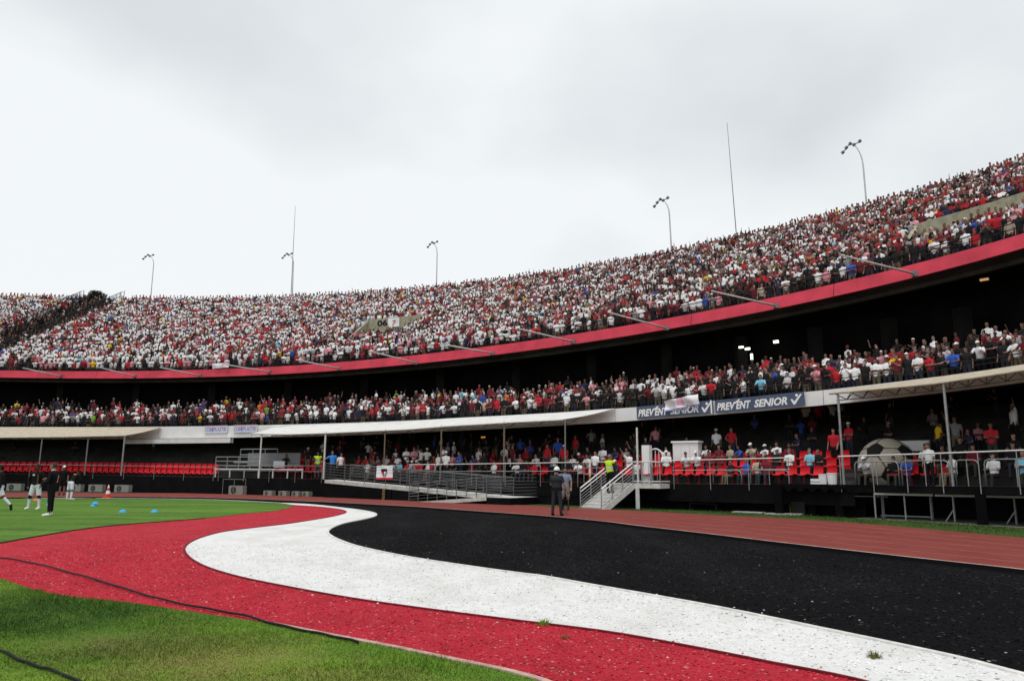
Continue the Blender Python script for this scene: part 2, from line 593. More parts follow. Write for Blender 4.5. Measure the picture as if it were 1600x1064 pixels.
M_BG = layered('black_painted_gravel', [((.0045, .0045, .0055),), ((.019, .019, .022), .7, .46, .80, 5, (1, .35, .5), 'n'), ((.022, .022, .024), 16, .60, .80, 4, None, 'n'), ((.002, .002, .0025), 40, .45, .6, 3, None, 'n'), ((.07, .066, .06), 26, .982, .99, 0, None, 'v')], bump=1., bscale=38, bdist=.05, spec=.08)
M_WG = layered('white_painted_gravel', [((.71, .71, .70),), ((.56, .55, .52), 1.3, .46, .72, 6, (1, .6, .4), 'n'), ((.60, .59, .56), 6, .5, .7, 6, None, 'n'), ((.36, .34, .29), 34, .64, .80, 3, None, 'n'), ((.45, .43, .36), 5, .66, .85, 6, None, 'n')], bump=.55, bscale=55, bdist=.03)
M_RG = layered('red_painted_gravel', [((.48, .022, .040),), ((.35, .014, .026), 1.1, .45, .7, 5, None, 'n'), ((.26, .010, .018), 30, .55, .70, 3, None, 'n'), ((.60, .13, .16), 22, .60, .78, 4, None, 'n'), ((.60, .28, .27), 40, .987, .994, 0, None, 'v'), ((.30, .014, .026), 3.2, .55, .72, 6, None, 'n'), ((.15, .11, .03), 1.7, .65, .76, 7, None, 'n')], bump=.9, bscale=42, bdist=.045)
black_poly = np.r_[L_in[::1], np.array([(-45, -12), (-60, 30)])]
sheet('black_gravel_bed', black_poly, .0, M_BG)
white_poly = np.r_[white_black, np.array([(10.6, -10), (-12, -10), (-12, 6)]), near_edge[1:60:4], np.array([at(438, 786.6)[:2]])]
# white bed: between the white/black line and the red one
sheet('white_gravel_bed', np.r_[white_black, red_white[::-1]], .008, M_WG)
red_poly = np.r_[red_white, near_edge[::-1], np.array([(-16, 9)]), np.array([at(-120, 868)[:2], at(0, 846)[:2], at(108, 826)[:2], at(240, 812)[:2], at(380, 798)[:2], at(436, 787)[:2]])]
sheet('red_gravel_bed', red_poly, .004, M_RG)
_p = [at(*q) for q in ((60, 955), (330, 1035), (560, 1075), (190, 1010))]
LAWN = [((.12, .25, .018),), ((.21, .34, .030), .45, .42, .60, 5, (1, 2.2, .5), 'n'), ((.055, .14, .010), .8, .54, .74, 5, (1, 1.8, .4), 'n'), ((.33, .28, .07), .42, .60, .80, 6, (1, 1.6, -.5), 'n'),
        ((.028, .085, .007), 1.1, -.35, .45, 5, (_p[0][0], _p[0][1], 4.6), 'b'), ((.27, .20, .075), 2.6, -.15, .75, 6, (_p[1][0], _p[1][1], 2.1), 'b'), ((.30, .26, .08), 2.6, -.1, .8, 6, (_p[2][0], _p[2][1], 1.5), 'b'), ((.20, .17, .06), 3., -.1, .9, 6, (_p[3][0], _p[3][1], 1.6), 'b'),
        ((.17, .26, .035), 24, .5, .75, 4, None, 'n'), ((.02, .05, .006), 60, .5, .7, 3, None, 'n')]
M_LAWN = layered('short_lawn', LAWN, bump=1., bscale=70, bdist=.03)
M_FAR = layered('pitch_lawn', [((.070, .165, .013),), ((.115, .235, .022), .25, .42, .58, 4, (.25, 2.4, .25), 'n'), ((.030, .085, .009), .6, .48, .68, 5, (.4, 2., .2), 'n'), ((.13, .21, .03), 2.2, .5, .75, 6, (.6, 1.5, .3), 'n'), ((.035, .085, .01), 7, .5, .75, 5, None, 'n'), ((.10, .20, .03), 22, .5, .8, 4, None, 'n')], bump=1., bscale=40)
sheet('far_lawn', far_lawn, .014, M_FAR)
near_poly = np.r_[near_edge, np.array([(10.6, -14), (-30, -14), (-30, 6)])]
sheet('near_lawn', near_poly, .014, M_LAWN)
kerb('lawn_kerb', near_edge[len(near_edge) // 2 + 4:], .07, 0, .028, material('pinkish_concrete_kerb', (.47, .33, .27), .9, .35, 5))
kerb('red_bed_edging', red_white, .035, 0, .026, material('dark_red_edging', (.16, .012, .02), .8, .3, 6))
kerb('white_bed_edging', white_black, .07, 0, .028, material('white_edging', (.66, .65, .62), .8, .25, 6))
kerb('pitch_edging', smooth_poly(G([(-120, 869), (0, 849), (60, 838.3), (108, 830.3), (160, 823.3), (240, 816.3), (320, 810.3)])), .06, 0, .028, material('dark_soil_edging', (.05, .03, .02), .95, .4, 5))
# far continuation of the painted bands behind the pitch
wl = smooth_poly(G([(85, 775.4), (130, 775.6), (166, 776.6), (150, 777.9), (120, 778.3), (85, 778.6), (30, 778.6), (40, 777)]), 6, True)
sheet('far_white_gravel_bed', wl, .010, M_WG)
wl2 = smooth_poly(G([(150, 778.2), (260, 779.2), (340, 780.8), (436, 785.6)]))
kerb('far_white_edging', wl2, .12, 0, .016, material('white_edging', (.6, .6, .6)))
rl = smooth_poly(G([(-100, 775.5), (0, 775.3), (60, 775.3), (80, 776.6), (40, 778), (-60, 779)]), 6, True)
sheet('far_red_gravel_bed', rl, .008, M_RG)


# loose stones on the near beds
def stones(name, poly, n, xr, yr, zbase, size, mats, w, ref):
    pts = np.c_[rng.uniform(*xr, n), yr[0] + (yr[1] - yr[0]) * rng.random(n) ** 1.6]
    pts = pts[inside(pts, poly)]
    n = len(pts)
    base = np.array([(1, 0, 0), (0, 1, 0), (-1, 0, 0), (0, -1, 0), (0, 0, 1), (0, 0, -1)], float)
    tri = np.array([(0, 1, 4), (1, 2, 4), (2, 3, 4), (3, 0, 4), (1, 0, 5), (2, 1, 5), (3, 2, 5), (0, 3, 5)])[:4]
    V = np.repeat(base[None], n, 0) * (1 + rng.uniform(-.45, .45, (n, 6, 1)))
    sz = rng.uniform(*size, (n, 1, 1)) * np.array([1, .75, .42])
    V = V * sz
    a, b = rng.uniform(0, 6.28, n), rng.uniform(-.5, .5, n)
    ca, sa, cb, sb = np.cos(a), np.sin(a), np.cos(b), np.sin(b)
    x, y, z = V[..., 0], V[..., 1], V[..., 2]
    y, z = y * cb[:, None] - z * sb[:, None], y * sb[:, None] + z * cb[:, None]
    x, y = x * ca[:, None] - y * sa[:, None], x * sa[:, None] + y * ca[:, None]
    V = np.stack([x + pts[:, :1], y + pts[:, 1:], z + zbase + sz[:, :, 2] * .35], -1).reshape(-1, 3)
    F = (tri[None] + (np.arange(n) * 6)[:, None, None]).reshape(-1, 3)
    me = bpy.data.meshes.new(name)
    me.vertices.add(len(V))
    me.vertices.foreach_set('co', V.ravel())
    me.loops.add(F.size)
    me.loops.foreach_set('vertex_index', F.ravel().astype(np.int32))
    me.polygons.add(len(F))
    me.polygons.foreach_set('loop_start', np.arange(0, F.size, 3, dtype=np.int32))
    for m in mats:
        me.materials.append(m)
    mi = rng.choice(len(mats), n, p=w)
    me.polygons.foreach_set('material_index', np.repeat(mi, 4).astype(np.int32))
    me.update(calc_edges=True)
    return tag(link(name, me), kind='stuff')


mk = lambda nm, c: material(nm, c, .95, spec=.05)
white_full = np.r_[white_black, red_white[::-1]]
stones('red_gravel', red_poly, 90000, (-10, 6), (4.0, 19), .004, (.009, .021), [mk('red_stone', (.50, .023, .043)), mk('deep_red_stone', (.33, .012, .024)), mk('pale_red_stone', (.52, .12, .14)), mk('bare_stone', (.50, .32, .30))], [.62, .285, .085, .010], None)
stones('white_gravel', white_full, 60000, (-9, 9), (3.6, 18), .008, (.009, .021), [mk('white_stone', (.74, .74, .73)), mk('off_white_stone', (.62, .61, .58)), mk('grey_stone', (.34, .32, .28))], [.74, .25, .01], None)
stones('black_gravel', np.r_[white_black[::-1], L_in[30:]], 60000, (-6, 10.4), (4.0, 22), .0, (.010, .024), [mk('black_stone', (.0045, .0045, .0055)), mk('dark_grey_stone', (.014, .014, .016)), mk('chipped_stone', (.30, .29, .27))], [.74, .257, .003], None)


# stones kicked across the bed edges
def band(line, w):
    L = np.asarray(line)
    t = np.gradient(L, axis=0)
    t /= np.linalg.norm(t, axis=1)[:, None] + 1e-9
    n = np.c_[t[:, 1], -t[:, 0]]
    return np.r_[L - n * w, (L + n * w)[::-1]]


stones('stray_gravel', band(red_white, .22), 5000, (-10, 6), (4., 18), .012, (.009, .022), [MATS['red_stone'], MATS['white_stone'], MATS['pale_red_stone']], [.5, .3, .2], None)
stones('stray_gravel', band(white_black, .25), 4500, (-7, 9), (4., 20), .012, (.009, .022), [MATS['black_stone'], MATS['white_stone'], MATS['dark_grey_stone']], [.35, .3, .35], None)
# grass blades on the near lawn
def blades(name, poly, n, xr, yr, h, w, z0, mat, pw=1.5):
    pts = np.c_[rng.uniform(*xr, n), yr[0] + (yr[1] - yr[0]) * rng.random(n) ** pw]
    pts = pts[inside(pts, poly)]
    n = len(pts)
    a = rng.uniform(0, 6.28, n)
    hh = rng.uniform(*h, n) * (1 + .55 * np.sin(pts[:, 0] * 2.1 + np.sin(pts[:, 1] * 1.3) * 2) * np.sin(pts[:, 1] * 1.7 + pts[:, 0] * .6))
    hh = hh * np.where(rng.random(n) < .02, 1.9, 1)
    lean = rng.normal(0, .45, (n, 2)) * hh[:, None]
    dx, dy = np.cos(a) * w, np.sin(a) * w
    V = np.stack([np.c_[pts[:, 0] - dx, pts[:, 1] - dy, np.full(n, z0)], np.c_[pts[:, 0] + dx, pts[:, 1] + dy, np.full(n, z0)], np.c_[pts + lean, z0 + hh]], 1).reshape(-1, 3)
    F = np.arange(n * 3).reshape(-1, 3)
    me = bpy.data.meshes.new(name)
    me.vertices.add(len(V))
    me.vertices.foreach_set('co', V.ravel())
    me.loops.add(F.size)
    me.loops.foreach_set('vertex_index', F.ravel().astype(np.int32))
    me.polygons.add(len(F))
    me.polygons.foreach_set('loop_start', np.arange(0, F.size, 3, dtype=np.int32))
    me.materials.append(mat)
    me.update(calc_edges=True)
    return tag(link(name, me), kind='stuff')


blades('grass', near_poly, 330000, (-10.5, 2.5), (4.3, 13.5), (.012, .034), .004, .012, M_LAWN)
blades('verge_grass', np.r_[ver_i, np.array(ver_o)[::-1]], 30000, (3, 19), (17, 36), (.03, .08), .012, .045, M_VERGE, 1.)
# single weeds
for nm, (px, py), r, n, lb in (('grass_tuft', (849, 975), .09, 120, 'bright green grass tuft on the white and red gravel edge'), ('grass_tuft', (1366, 1027), .075, 110, 'small olive grass tuft growing in the white gravel'),
                               ('grass_tuft', (884, 996), .06, 60, 'flat olive weed patch on the red gravel below the bright tuft'), ('grass_tuft', (62, 922), .10, 90, 'low dull weeds along the red gravel by the lawn edge')):
    p = at(px, py, .01)
    mb = MB()
    for i in range(n):
        a, q = random.uniform(0, 6.28), r * random.random() ** .7
        b = p + np.array([math.cos(a) * q, math.sin(a) * q, 0])
        hgt = random.uniform(.02, .075) * (1 if n > 100 else .5)
        t = b + np.array([random.gauss(0, .03), random.gauss(0, .03), hgt])
        d = np.array([math.sin(a), -math.cos(a), 0]) * .005
        mb.add([b - d, b + d, t], [(0, 1, 2)])
    o = mb.build(nm, material('weed_green' if (px == 849) else 'weed_olive', (.12, .26, .02) if px == 849 else (.13, .12, .025), .8))
    tag(o, lb, 'grass tuft', 'weeds in the painted gravel')
# cables
M_CABLE = material('black_rubber_cable', (.010, .010, .011), .6)
for lb, pts, r in (('long black cable snaking over the red gravel to the lawn edge', [(-60, 862), (0, 871), (50, 879), (105, 893), (155, 907), (210, 924), (260, 938), (325, 951), (380, 961), (430, 975), (480, 986), (525, 995), (560, 1003)], .014),
                   ('black cable lying on the grass in the lower left corner', [(-60, 1004), (0, 1016), (30, 1030), (60, 1041), (85, 1048), (130, 1068), (180, 1092)], .014)):
    L = smooth_poly([at(x, y, .03) for x, y in pts])
    tag(MB().tube([(p[0], p[1], .035 + .004 * math.sin(i * .7)) for i, p in enumerate(L)], r, 6).build('cable', M_CABLE, smooth=True), lb, 'cable', 'cables on the ground')

# ------------------------------------------------------------------ the grandstand
A0, A1 = -6., 116.
stand = thing('grandstand', 'curved three tier stadium grandstand with red upper parapet and white middle fascia', 'grandstand', tuple(S(40, 3)))
mb = MB()                                     # front wall: full height on the left, a raised panel over a recess on the right
s_rec = on(905, 770, 0)[0]
sweep(mb, [(0, z_deck), (0, -.02)], s_rec, A1)
s_d = on(1335, 770, 0)[0]
sweep(mb, [(.0, z_deck), (0, lambda s: z_deck(s) - .80), (.2, lambda s: z_deck(s) - .80)], s_d, s_rec)
sweep(mb, [(.0, z_deck), (0, lambda s: z_deck(s) - .26), (.2, lambda s: z_deck(s) - .26)], A0, s_d)
mb.build('front_wall', M_BLACKWALL, stand)
mb = MB()
sweep(mb, [(.9, .6), (.9, -.02)], s_d, s_rec)
sweep(mb, [(3.2, 1.1), (3.2, .0)], A0, s_d)
sweep(mb, [(.2, lambda s: z_deck(s) - .80), (3.3, lambda s: z_deck(s) - .80)], s_d, s_rec)
sweep(mb, [(.2, lambda s: z_deck(s) - .26), (3.3, lambda s: z_deck(s) - .26)], A0, s_d)
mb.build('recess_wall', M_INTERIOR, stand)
mb = MB()
sweep(mb, [(-.5, .03), (3.3, .03)], A0, s_d)
mb.build('recess_floor', material('pale_recess_floor', (.17, .16, .145), .95, .3, 3), stand)
NLOW = 11
mb = MB()
prof = [(-.02, lambda s: z_deck(s) + .002), (1.0, lambda s: z_deck(s) + .002)]
for k in range(NLOW):
    o = 1.0 + .85 * k
    prof += [(o, lambda s, k=k: z_deck(s) + .36 * k), (o + .85, lambda s, k=k: z_deck(s) + .36 * k)]
sweep(mb, prof, A0, A1)
mb.build('lower_terrace', M_DARKCONC, stand)
mb = MB()
sweep(mb, [(1.0 + .85 * NLOW, 1.), (1.0 + .85 * NLOW, lambda s: z_fb(s) + 2.2)], A0, A1, 3)
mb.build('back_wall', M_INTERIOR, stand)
NMID = 6
mb = MB()
prof = [(3.0, lambda s: z_ft(s) - .5)]
for k in range(NMID):
    o = 3.1 + .8 * k
    prof += [(o, lambda s, k=k: z_ft(s) - .5 + .31 * k), (o + .8, lambda s, k=k: z_ft(s) - .5 + .31 * k)]
prof += [(11.6, lambda s: z_ft(s) - .5 + .31 * (NMID - 1)), (11.6, lambda s: z_bb(s) + .9)]
sweep(mb, prof, A0, A1)
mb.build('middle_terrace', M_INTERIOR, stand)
mb = MB()
sweep(mb, [(3.0, z_fb), (4.2, lambda s: z_fb(s) + .05), (1.0 + .85 * NLOW, lambda s: z_fb(s) + 1.9)], A0, A1)
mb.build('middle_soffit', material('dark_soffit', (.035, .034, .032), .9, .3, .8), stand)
# white fascia made of long panels, a hairline joint between them
cuts = [A0] + [on(px, 660, 3)[0] for px in (1480, 1290, 962, 860, 740, 560, 395, 250, 120, 0)] + [A1]
for a, b in zip(cuts[:-1], cuts[1:]):
    mb = MB()
    sweep(mb, [(3.05, z_ft), (2.94, z_ft), (2.94, z_fb), (3.05, z_fb)], a + .01, b - .01)
    mb.build('fascia_panel', M_FASCIA, stand)
# red parapet of the upper tier
cuts = [A0] + [on(px, 500, 7)[0] for px in (1740, 1306, 1080, 880, 640, 410, 160, -60)] + [A1]
for a, b in zip(cuts[:-1], cuts[1:]):
    mb = MB()
    sweep(mb, [(7.35, z_bt), (7.10, z_bt), (6.90, z_bb), (7.05, z_bb)], a + .012, b - .012)
    mb.build('parapet_panel', M_REDBAND, stand)
mb = MB()
sweep(mb, [(7.0, lambda s: z_bb(s) + .02), (8.2, lambda s: z_bb(s) - .02), (8.2, lambda s: z_bb(s) - .22), (8.5, lambda s: z_bb(s) - .22), (8.5, lambda s: z_bb(s) + .1), (31.5, lambda s: z_sky(s) - 2.6)], A0, A1)
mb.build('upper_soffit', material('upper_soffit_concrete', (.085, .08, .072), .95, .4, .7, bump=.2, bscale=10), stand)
mb = MB()
prof = [(7.3, lambda s: z_upper(s, U_OFF0))]
for k in range(U_ROWS):
    o = U_OFF0 - .4 + U_PITCH * k
    zf = lambda s, k=k: z_upper(s, U_OFF0 + U_PITCH * k)
    prof += [(o, zf), (o + U_PITCH, zf)]
prof += [(o + U_PITCH + .02, lambda s: z_upper(s, 31) + .75), (o + U_PITCH + .3, lambda s: z_upper(s, 31) + .75), (o + U_PITCH + .3, 0)]
sweep(mb, prof, A0, A1, 1.6)
mb.build('upper_terrace', M_STEP, stand)
for px in range(-20, 1640, 118):              # columns deep under the upper tier
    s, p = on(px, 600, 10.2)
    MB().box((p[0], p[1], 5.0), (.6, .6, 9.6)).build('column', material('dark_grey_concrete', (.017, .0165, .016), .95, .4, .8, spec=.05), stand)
# beams across the dark ceiling of the middle tier
for px in range(-20, 1640, 118):
    s, p = on(px, 560, 8.5)
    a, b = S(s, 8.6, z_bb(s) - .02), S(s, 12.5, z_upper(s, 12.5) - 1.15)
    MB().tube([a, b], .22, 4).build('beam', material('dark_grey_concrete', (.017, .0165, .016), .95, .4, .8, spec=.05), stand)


def railing(label, s0, s1, off, zt, zb, n_rails, mat, step, r=.025, rp=.022, group=None, name='railing', top_mat=None, drop=0.):
    t = thing(name, label, 'railing', tuple(S((s0 + s1) / 2, off, float(zb((s0 + s1) / 2)))), group)
    ns = max(2, int(abs(s1 - s0) / 1.0) + 1)
    for i in range(n_rails):
        f = 1 - i / max(n_rails, 1) * .85
        mb = MB()
        mb.tube([S(s, off, zb(s) + (zt(s) - zb(s)) * f) for s in np.linspace(s0, s1, ns)], r if i == 0 else r * .75, 5)
        mb.build('top_rail' if i == 0 else 'rail', top_mat or mat if i == 0 else mat, t)
    for s in np.linspace(s0 + .05, s1 - .05, max(2, int(round(abs(s1 - s0) / step)) + 1)):
        MB().tube([S(s, off, zb(s) - drop), S(s, off, zt(s) - r)], rp, 5).build('post', mat, t)
    return t


railing('black tubular railing along the top of the red upper parapet', A0 + 4, 112, 7.22, lambda s: z_bt(s) + .62, z_bt, 2, M_BLACKSTEEL, 2.1, .03, .025)
railing('dark railing on top of the white middle fascia', A0 + 4, 108, 3.0, lambda s: z_ft(s) + .45, z_ft, 2, M_BLACKSTEEL, 2.1, .022, .02)

# ------------------------------------------------------------------ railings along the lower deck
sx = lambda px, off=0.: on(px, 735, off)[0]
GR = 'handrails along the front of the lower deck'
M_RAILTOP = M_PALESTEEL
railing('white topped handrail from the hanging white flag to the staircase', sx(905), sx(640), -.06, z_rail, z_deck, 2, M_STEEL, 2.4, .024, .017, GR, top_mat=M_RAILTOP, drop=.2)
railing('white topped handrail right of the staircase landing before the red seats', sx(1235), sx(1052), -.06, z_rail, z_deck, 2, M_STEEL, 1.75, .026, .018, GR, top_mat=M_RAILTOP, drop=.25)
railing('long pale handrail above the black dugout awning', sx(1660), sx(1312), -.06, z_rail, z_deck, 1, M_STEEL, 1.35, .028, .019, GR, top_mat=M_RAILTOP, drop=.25)
railing('short handrail between the staircase and the white post', sx(955), sx(912), -.06, z_rail, z_deck, 3, M_STEEL, .9, .024, .017, GR, top_mat=M_RAILTOP)
railing('grey handrail before the empty red seats at the far end', sx(336), sx(-60), -.06, lambda s: z_deck(s) + .72, z_deck, 1, M_GREYSTEEL, 2.6, .022, .02, GR, drop=.25)
railing('grey handrail beside the metal scaffold platform', sx(505), sx(342), -.06, lambda s: z_deck(s) + .85, z_deck, 2, M_GREYSTEEL, 2.2, .022, .02, GR, drop=.25)
# bent tube guard frames
for px0, px1, off, lb in ((1336, 1404, .55, 'bent tube guard frame in front of the giant football panel'), (1409, 1483, .55, 'bent tube guard frame right of the giant football panel'), (1493, 1530, .9, 'bent tube guard frame at the gap behind the right canopy post'),
                          (1539, 1640, .55, 'rightmost bent tube guard frame on the lower deck'), (1114, 1158, .1, 'low bent tube guard frame right of the landing'), (1172, 1232, .1, 'low bent tube guard frame under the end of the handrail')):
    s0, s1 = sx(px0, off), sx(px1, off)
    h = .95 if px0 > 1300 else .62
    t = thing('guard_frame', lb, 'guard frame', tuple(S((s0 + s1) / 2, off, float(z_deck(s0)))), 'bent tube guard frames on the lower deck')
    d = (s1 - s0)
    k = .16 / abs(d)
    zb = float(z_deck(s0)) + .0
    MB().tube([S(s0, off, zb - .1), S(s0, off, zb + h - .16), S(s0 + d * k * .3, off, zb + h - .05), S(s0 + d * k, off, zb + h), S(s1 - d * k, off, zb + h), S(s1 - d * k * .3, off, zb + h - .05), S(s1, off, zb + h - .16), S(s1, off, zb - .1)], .024, 6).build('frame', M_STEEL, t, True)
    MB().tube([S((s0 + s1) / 2, off, zb - .1), S((s0 + s1) / 2, off, zb + h - .02)], .02, 5).build('post', M_STEEL, t)

# ------------------------------------------------------------------ canopies over the lower deck
def canopy(label, pts_front, pts_back, mat, posts, postmat, group='fabric canopies below the middle tier', trusses=()):
    """front edge [(px, py)] at offset .25, back edge [(px, py)] at offset 2.9"""
    f = [on(x, y, .25) for x, y in pts_front]
    b = [on(x, y, 2.88) for x, y in pts_back]
    t = thing('canopy', label, 'canopy', tuple(f[len(f) // 2][1]), group)
    n = 40
    def line(q):
        q = [p for _, p in q]
        d = np.r_[0, np.cumsum([np.linalg.norm(q[i + 1] - q[i]) for i in range(len(q) - 1)])]
        u = np.linspace(0, d[-1], n)
        return np.stack([np.interp(u, d, [p[k] for p in q]) for k in range(3)], 1)
    F_, B_ = line(f), line(b)
    P = []
    for i in range(n):
        row = []
        for j in range(6):
            w = j / 5
            p = F_[i] * (1 - w) + B_[i] * w
            p = p + np.array([0, 0, -.05 * math.sin(w * math.pi) * (1 + .6 * math.sin(i * 1.3))])
            row.append(p)
        P.append(row)
    P = np.array(P)
    top = MB().grid(P)
    top.grid(P[::-1] + np.array([0, 0, -.03]))
    top.build('membrane', mat, t, True)
    MB().tube(F_ + np.array([0, 0, -.03]), .045, 6).build('front_tube', mat if mat is M_BEIGE else M_PALESTEEL, t, True)
    chord = F_ * .72 + B_ * .28 + np.array([0, 0, -.38])
    MB().tube(chord, .022, 5).build('lower_chord', M_GREYSTEEL, t)
    for i in range(1, n - 2, 3):
        a, c, e = F_[i] + [0, 0, -.05], chord[min(i + 1, n - 1)], F_[min(i + 3, n - 1)] + np.array([0, 0, -.05])
        MB().tube([a, c], .02, 4).build('strut', M_GREYSTEEL, t)
        MB().tube([c, e], .02, 4).build('strut', M_GREYSTEEL, t)
        MB().tube([c, B_[i] + [0, 0, -.1]], .02, 4).build('strut', M_GREYSTEEL, t)
    for px, ytop, ybot, r, pm in posts:
        s, pt = on(px, ytop, .3)
        pb = S(s, .3, float(z_deck(s)) + .002)
        lean = np.array([0, 0, 0.])
        MB().tube([pb, pt + [0, 0, .05]], r, 8).build('post', pm, t)
    return t


canopy('beige fabric canopy at the far end over empty red seats', [(-70, 684), (0, 683), (100, 682), (197, 680)], [(-70, 667), (0, 667), (150, 667), (252, 667.5)], M_BEIGE, [(66, 686, 740, .05, M_GREYSTEEL), (138, 686, 742, .05, M_GREYSTEEL), (195, 682, 745, .06, M_STEEL)], M_STEEL)
canopy('long white fabric canopy above the ramp and crowd', [(392, 677), (450, 678), (510, 676), (640, 670), (700, 665), (800, 659), (880, 655)], [(425, 668), (470, 664), (560, 661), (640, 658), (700, 653.5), (800, 648.5), (880, 644), (961, 638)], M_MEMB, [(409, 679, 0, .055, M_PALESTEEL), (509, 676, 0, .065, M_PALESTEEL), (602, 672, 0, .045, M_BROWNSTEEL), (690, 666, 0, .045, M_BROWNSTEEL), (788, 660, 0, .05, M_BROWNSTEEL), (883, 656, 0, .04, M_GREYSTEEL)], M_STEEL)
canopy('beige fabric canopy over the dark deck beside the giant football', [(1296, 614), (1380, 606), (1459, 598.5), (1530, 588), (1600, 577), (1680, 563)], [(1330, 606), (1380, 600.5), (1459, 589.5), (1530, 580), (1600, 569), (1680, 556)], M_BEIGE, [(1309, 614, 0, .048, M_STEEL), (1474, 598, 0, .05, M_STEEL), (1640, 575, 0, .05, M_STEEL)], M_STEEL)
s, p = on(995, 668, .6)
tag(MB().tube([S(s, .6, float(z_deck(s))), p], .05, 8).build('steel_post', M_PALESTEEL), 'lone pale post between the staircase and the white cabinet', 'post')
s, p = on(921.5, 717, .1)
tag(MB().tube([S(s, .1, float(z_deck(s))), S(s, .1, float(z_deck(s)) + .35)], .055, 8, mi=1).tube([S(s, .1, float(z_deck(s)) + .35), p], .055, 8).build('marker_post', [M_WHITE, material('orange_band', (.5, .16, .04))]), 'short white marker post with orange foot left of the staircase', 'post')
# white gutter board under the far fascia
s0, s1 = sx(358, 2.6), sx(190, 2.6)
mb = MB()
sweep(mb, [(2.5, lambda s: z_fb(s) - .05), (2.5, lambda s: z_fb(s) - .40), (2.8, lambda s: z_fb(s) - .40), (2.8, lambda s: z_fb(s) - .05), (2.5, lambda s: z_fb(s) - .05)], s0, s1)
tag(mb.build('gutter_board', M_MEMB), 'pale hanging board under the white fascia right of the beige canopy', 'board')

# ------------------------------------------------------------------ lettering
def text_mesh(txt, size, shear=0., bold=0., squeeze=1.):
    c = bpy.data.curves.new('lettering', 'FONT')
    c.body, c.size, c.shear, c.offset, c.extrude = txt, size, shear, bold, .004
    c.resolution_u = 3
    o = bpy.data.objects.new('lettering', c)
    COL.objects.link(o)
    dg = bpy.context.evaluated_depsgraph_get()
    me = bpy.data.meshes.new_from_object(o.evaluated_get(dg))
    bpy.data.objects.remove(o)
    bpy.data.curves.remove(c)
    co = np.empty(len(me.vertices) * 3)
    me.vertices.foreach_get('co', co)
    co = co.reshape(-1, 3)
    lo, hi = co.min(0), co.max(0)
    return me, lo, hi


def place_text(me, lo, hi, name, mat, parent, origin, ux, uy, uz, w, h):
    """fit text into a w x h field whose lower-left corner is origin"""
    co = np.empty(len(me.vertices) * 3)
    me.vertices.foreach_get('co', co)
    co = co.reshape(-1, 3)
    q = (co - lo) / np.maximum(hi - lo, 1e-6)
    p = origin + q[:, :1] * w * ux + q[:, 1:2] * h * uy + (co[:, 2:] - lo[2]) * uz
    me.vertices.foreach_set('co', p.ravel())
    me.materials.clear()
    me.materials.append(mat)
    me.update()
    return link(name, me, parent)


UP = np.array([0, 0, 1.])


def frame_between(a, b):
    ux = b - a
    L = np.linalg.norm(ux)
    ux = ux / L
    uz = np.cross(ux, UP)
    uz /= np.linalg.norm(uz)
    uy = np.cross(uz, ux)
    return ux, uy, uz, L


TICK = [(0, .52), (.10, .60), (.22, .30), (.62, 1.0), (.74, 1.0), (.26, 0), (.16, 0)]
for px0, px1, lb, nx in ((996, 1116, 'blue grey sponsor banner with white letters under the draped flag', 0), (1119, 1260, 'blue grey sponsor banner with white letters next to the right canopy', 1)):
    a, b = on(px0, 650, 2.86), on(px1, 650, 2.86)
    sa, sb = a[0], b[0]
    za0, zb0 = float(z_fb(sa)), float(z_fb(sb))
    A, B = S(sa, 2.80, za0 + .05), S(sb, 2.80, zb0 + .05)
    ux, uy, uz, L = frame_between(A, B)
    H = float(z_ft((sa + sb) / 2) - z_fb((sa + sb) / 2)) - .04
    t = thing('sponsor_banner', lb, 'banner', tuple((A + B) / 2), 'sponsor banners on the middle fascia')
    MB().prism([(0, 0), (L, 0), (L, H), (0, H)], -.02, 0, (A, ux, uy, uz)).build('panel', M_BANNER, t)
    Z = uz * .004
    for txt, x0, w, h in (('PREV', .02, .225, .58), ('ENT', .247, .175, .58), ('SENIOR', .455, .365, .58)):
        me, lo, hi = text_mesh(txt, 1, .28, .035)
        place_text(me, lo, hi, 'lettering', M_LETTER, t, A + ux * L * x0 + uy * H * .17 + Z, ux, uy, uz, L * w, H * h)
    # raised arm of the V, and the tick mark with its dot
    vx = L * .215
    MB().prism([(vx, H * .60), (vx + .13, H * .60), (vx + .42, H * .90), (vx + .30, H * .90)], .002, .008, (A, ux, uy, uz)).build('tick_stroke', M_LETTER, t)
    x0 = L * .855
    MB().prism([(x0 + q[0] * .75, H * (.13 + q[1] * .72)) for q in TICK], .002, .008, (A, ux, uy, uz)).build('tick_mark', M_LETTER, t)
    MB().prism([(x0 + .30 + .07 * math.cos(k), H * .78 + .07 * math.sin(k)) for k in np.linspace(0, 6.28, 11)[:-1]], .002, .008, (A, ux, uy, uz)).build('tick_dot', M_LETTER, t)
    if nx == 0:
        MB().prism([(L - .14, .0), (L - .06, 0), (L - .06, H), (L - .14, H)], .002, .006, (A, ux, uy, uz)).build('end_stripe', M_LETTER, t)
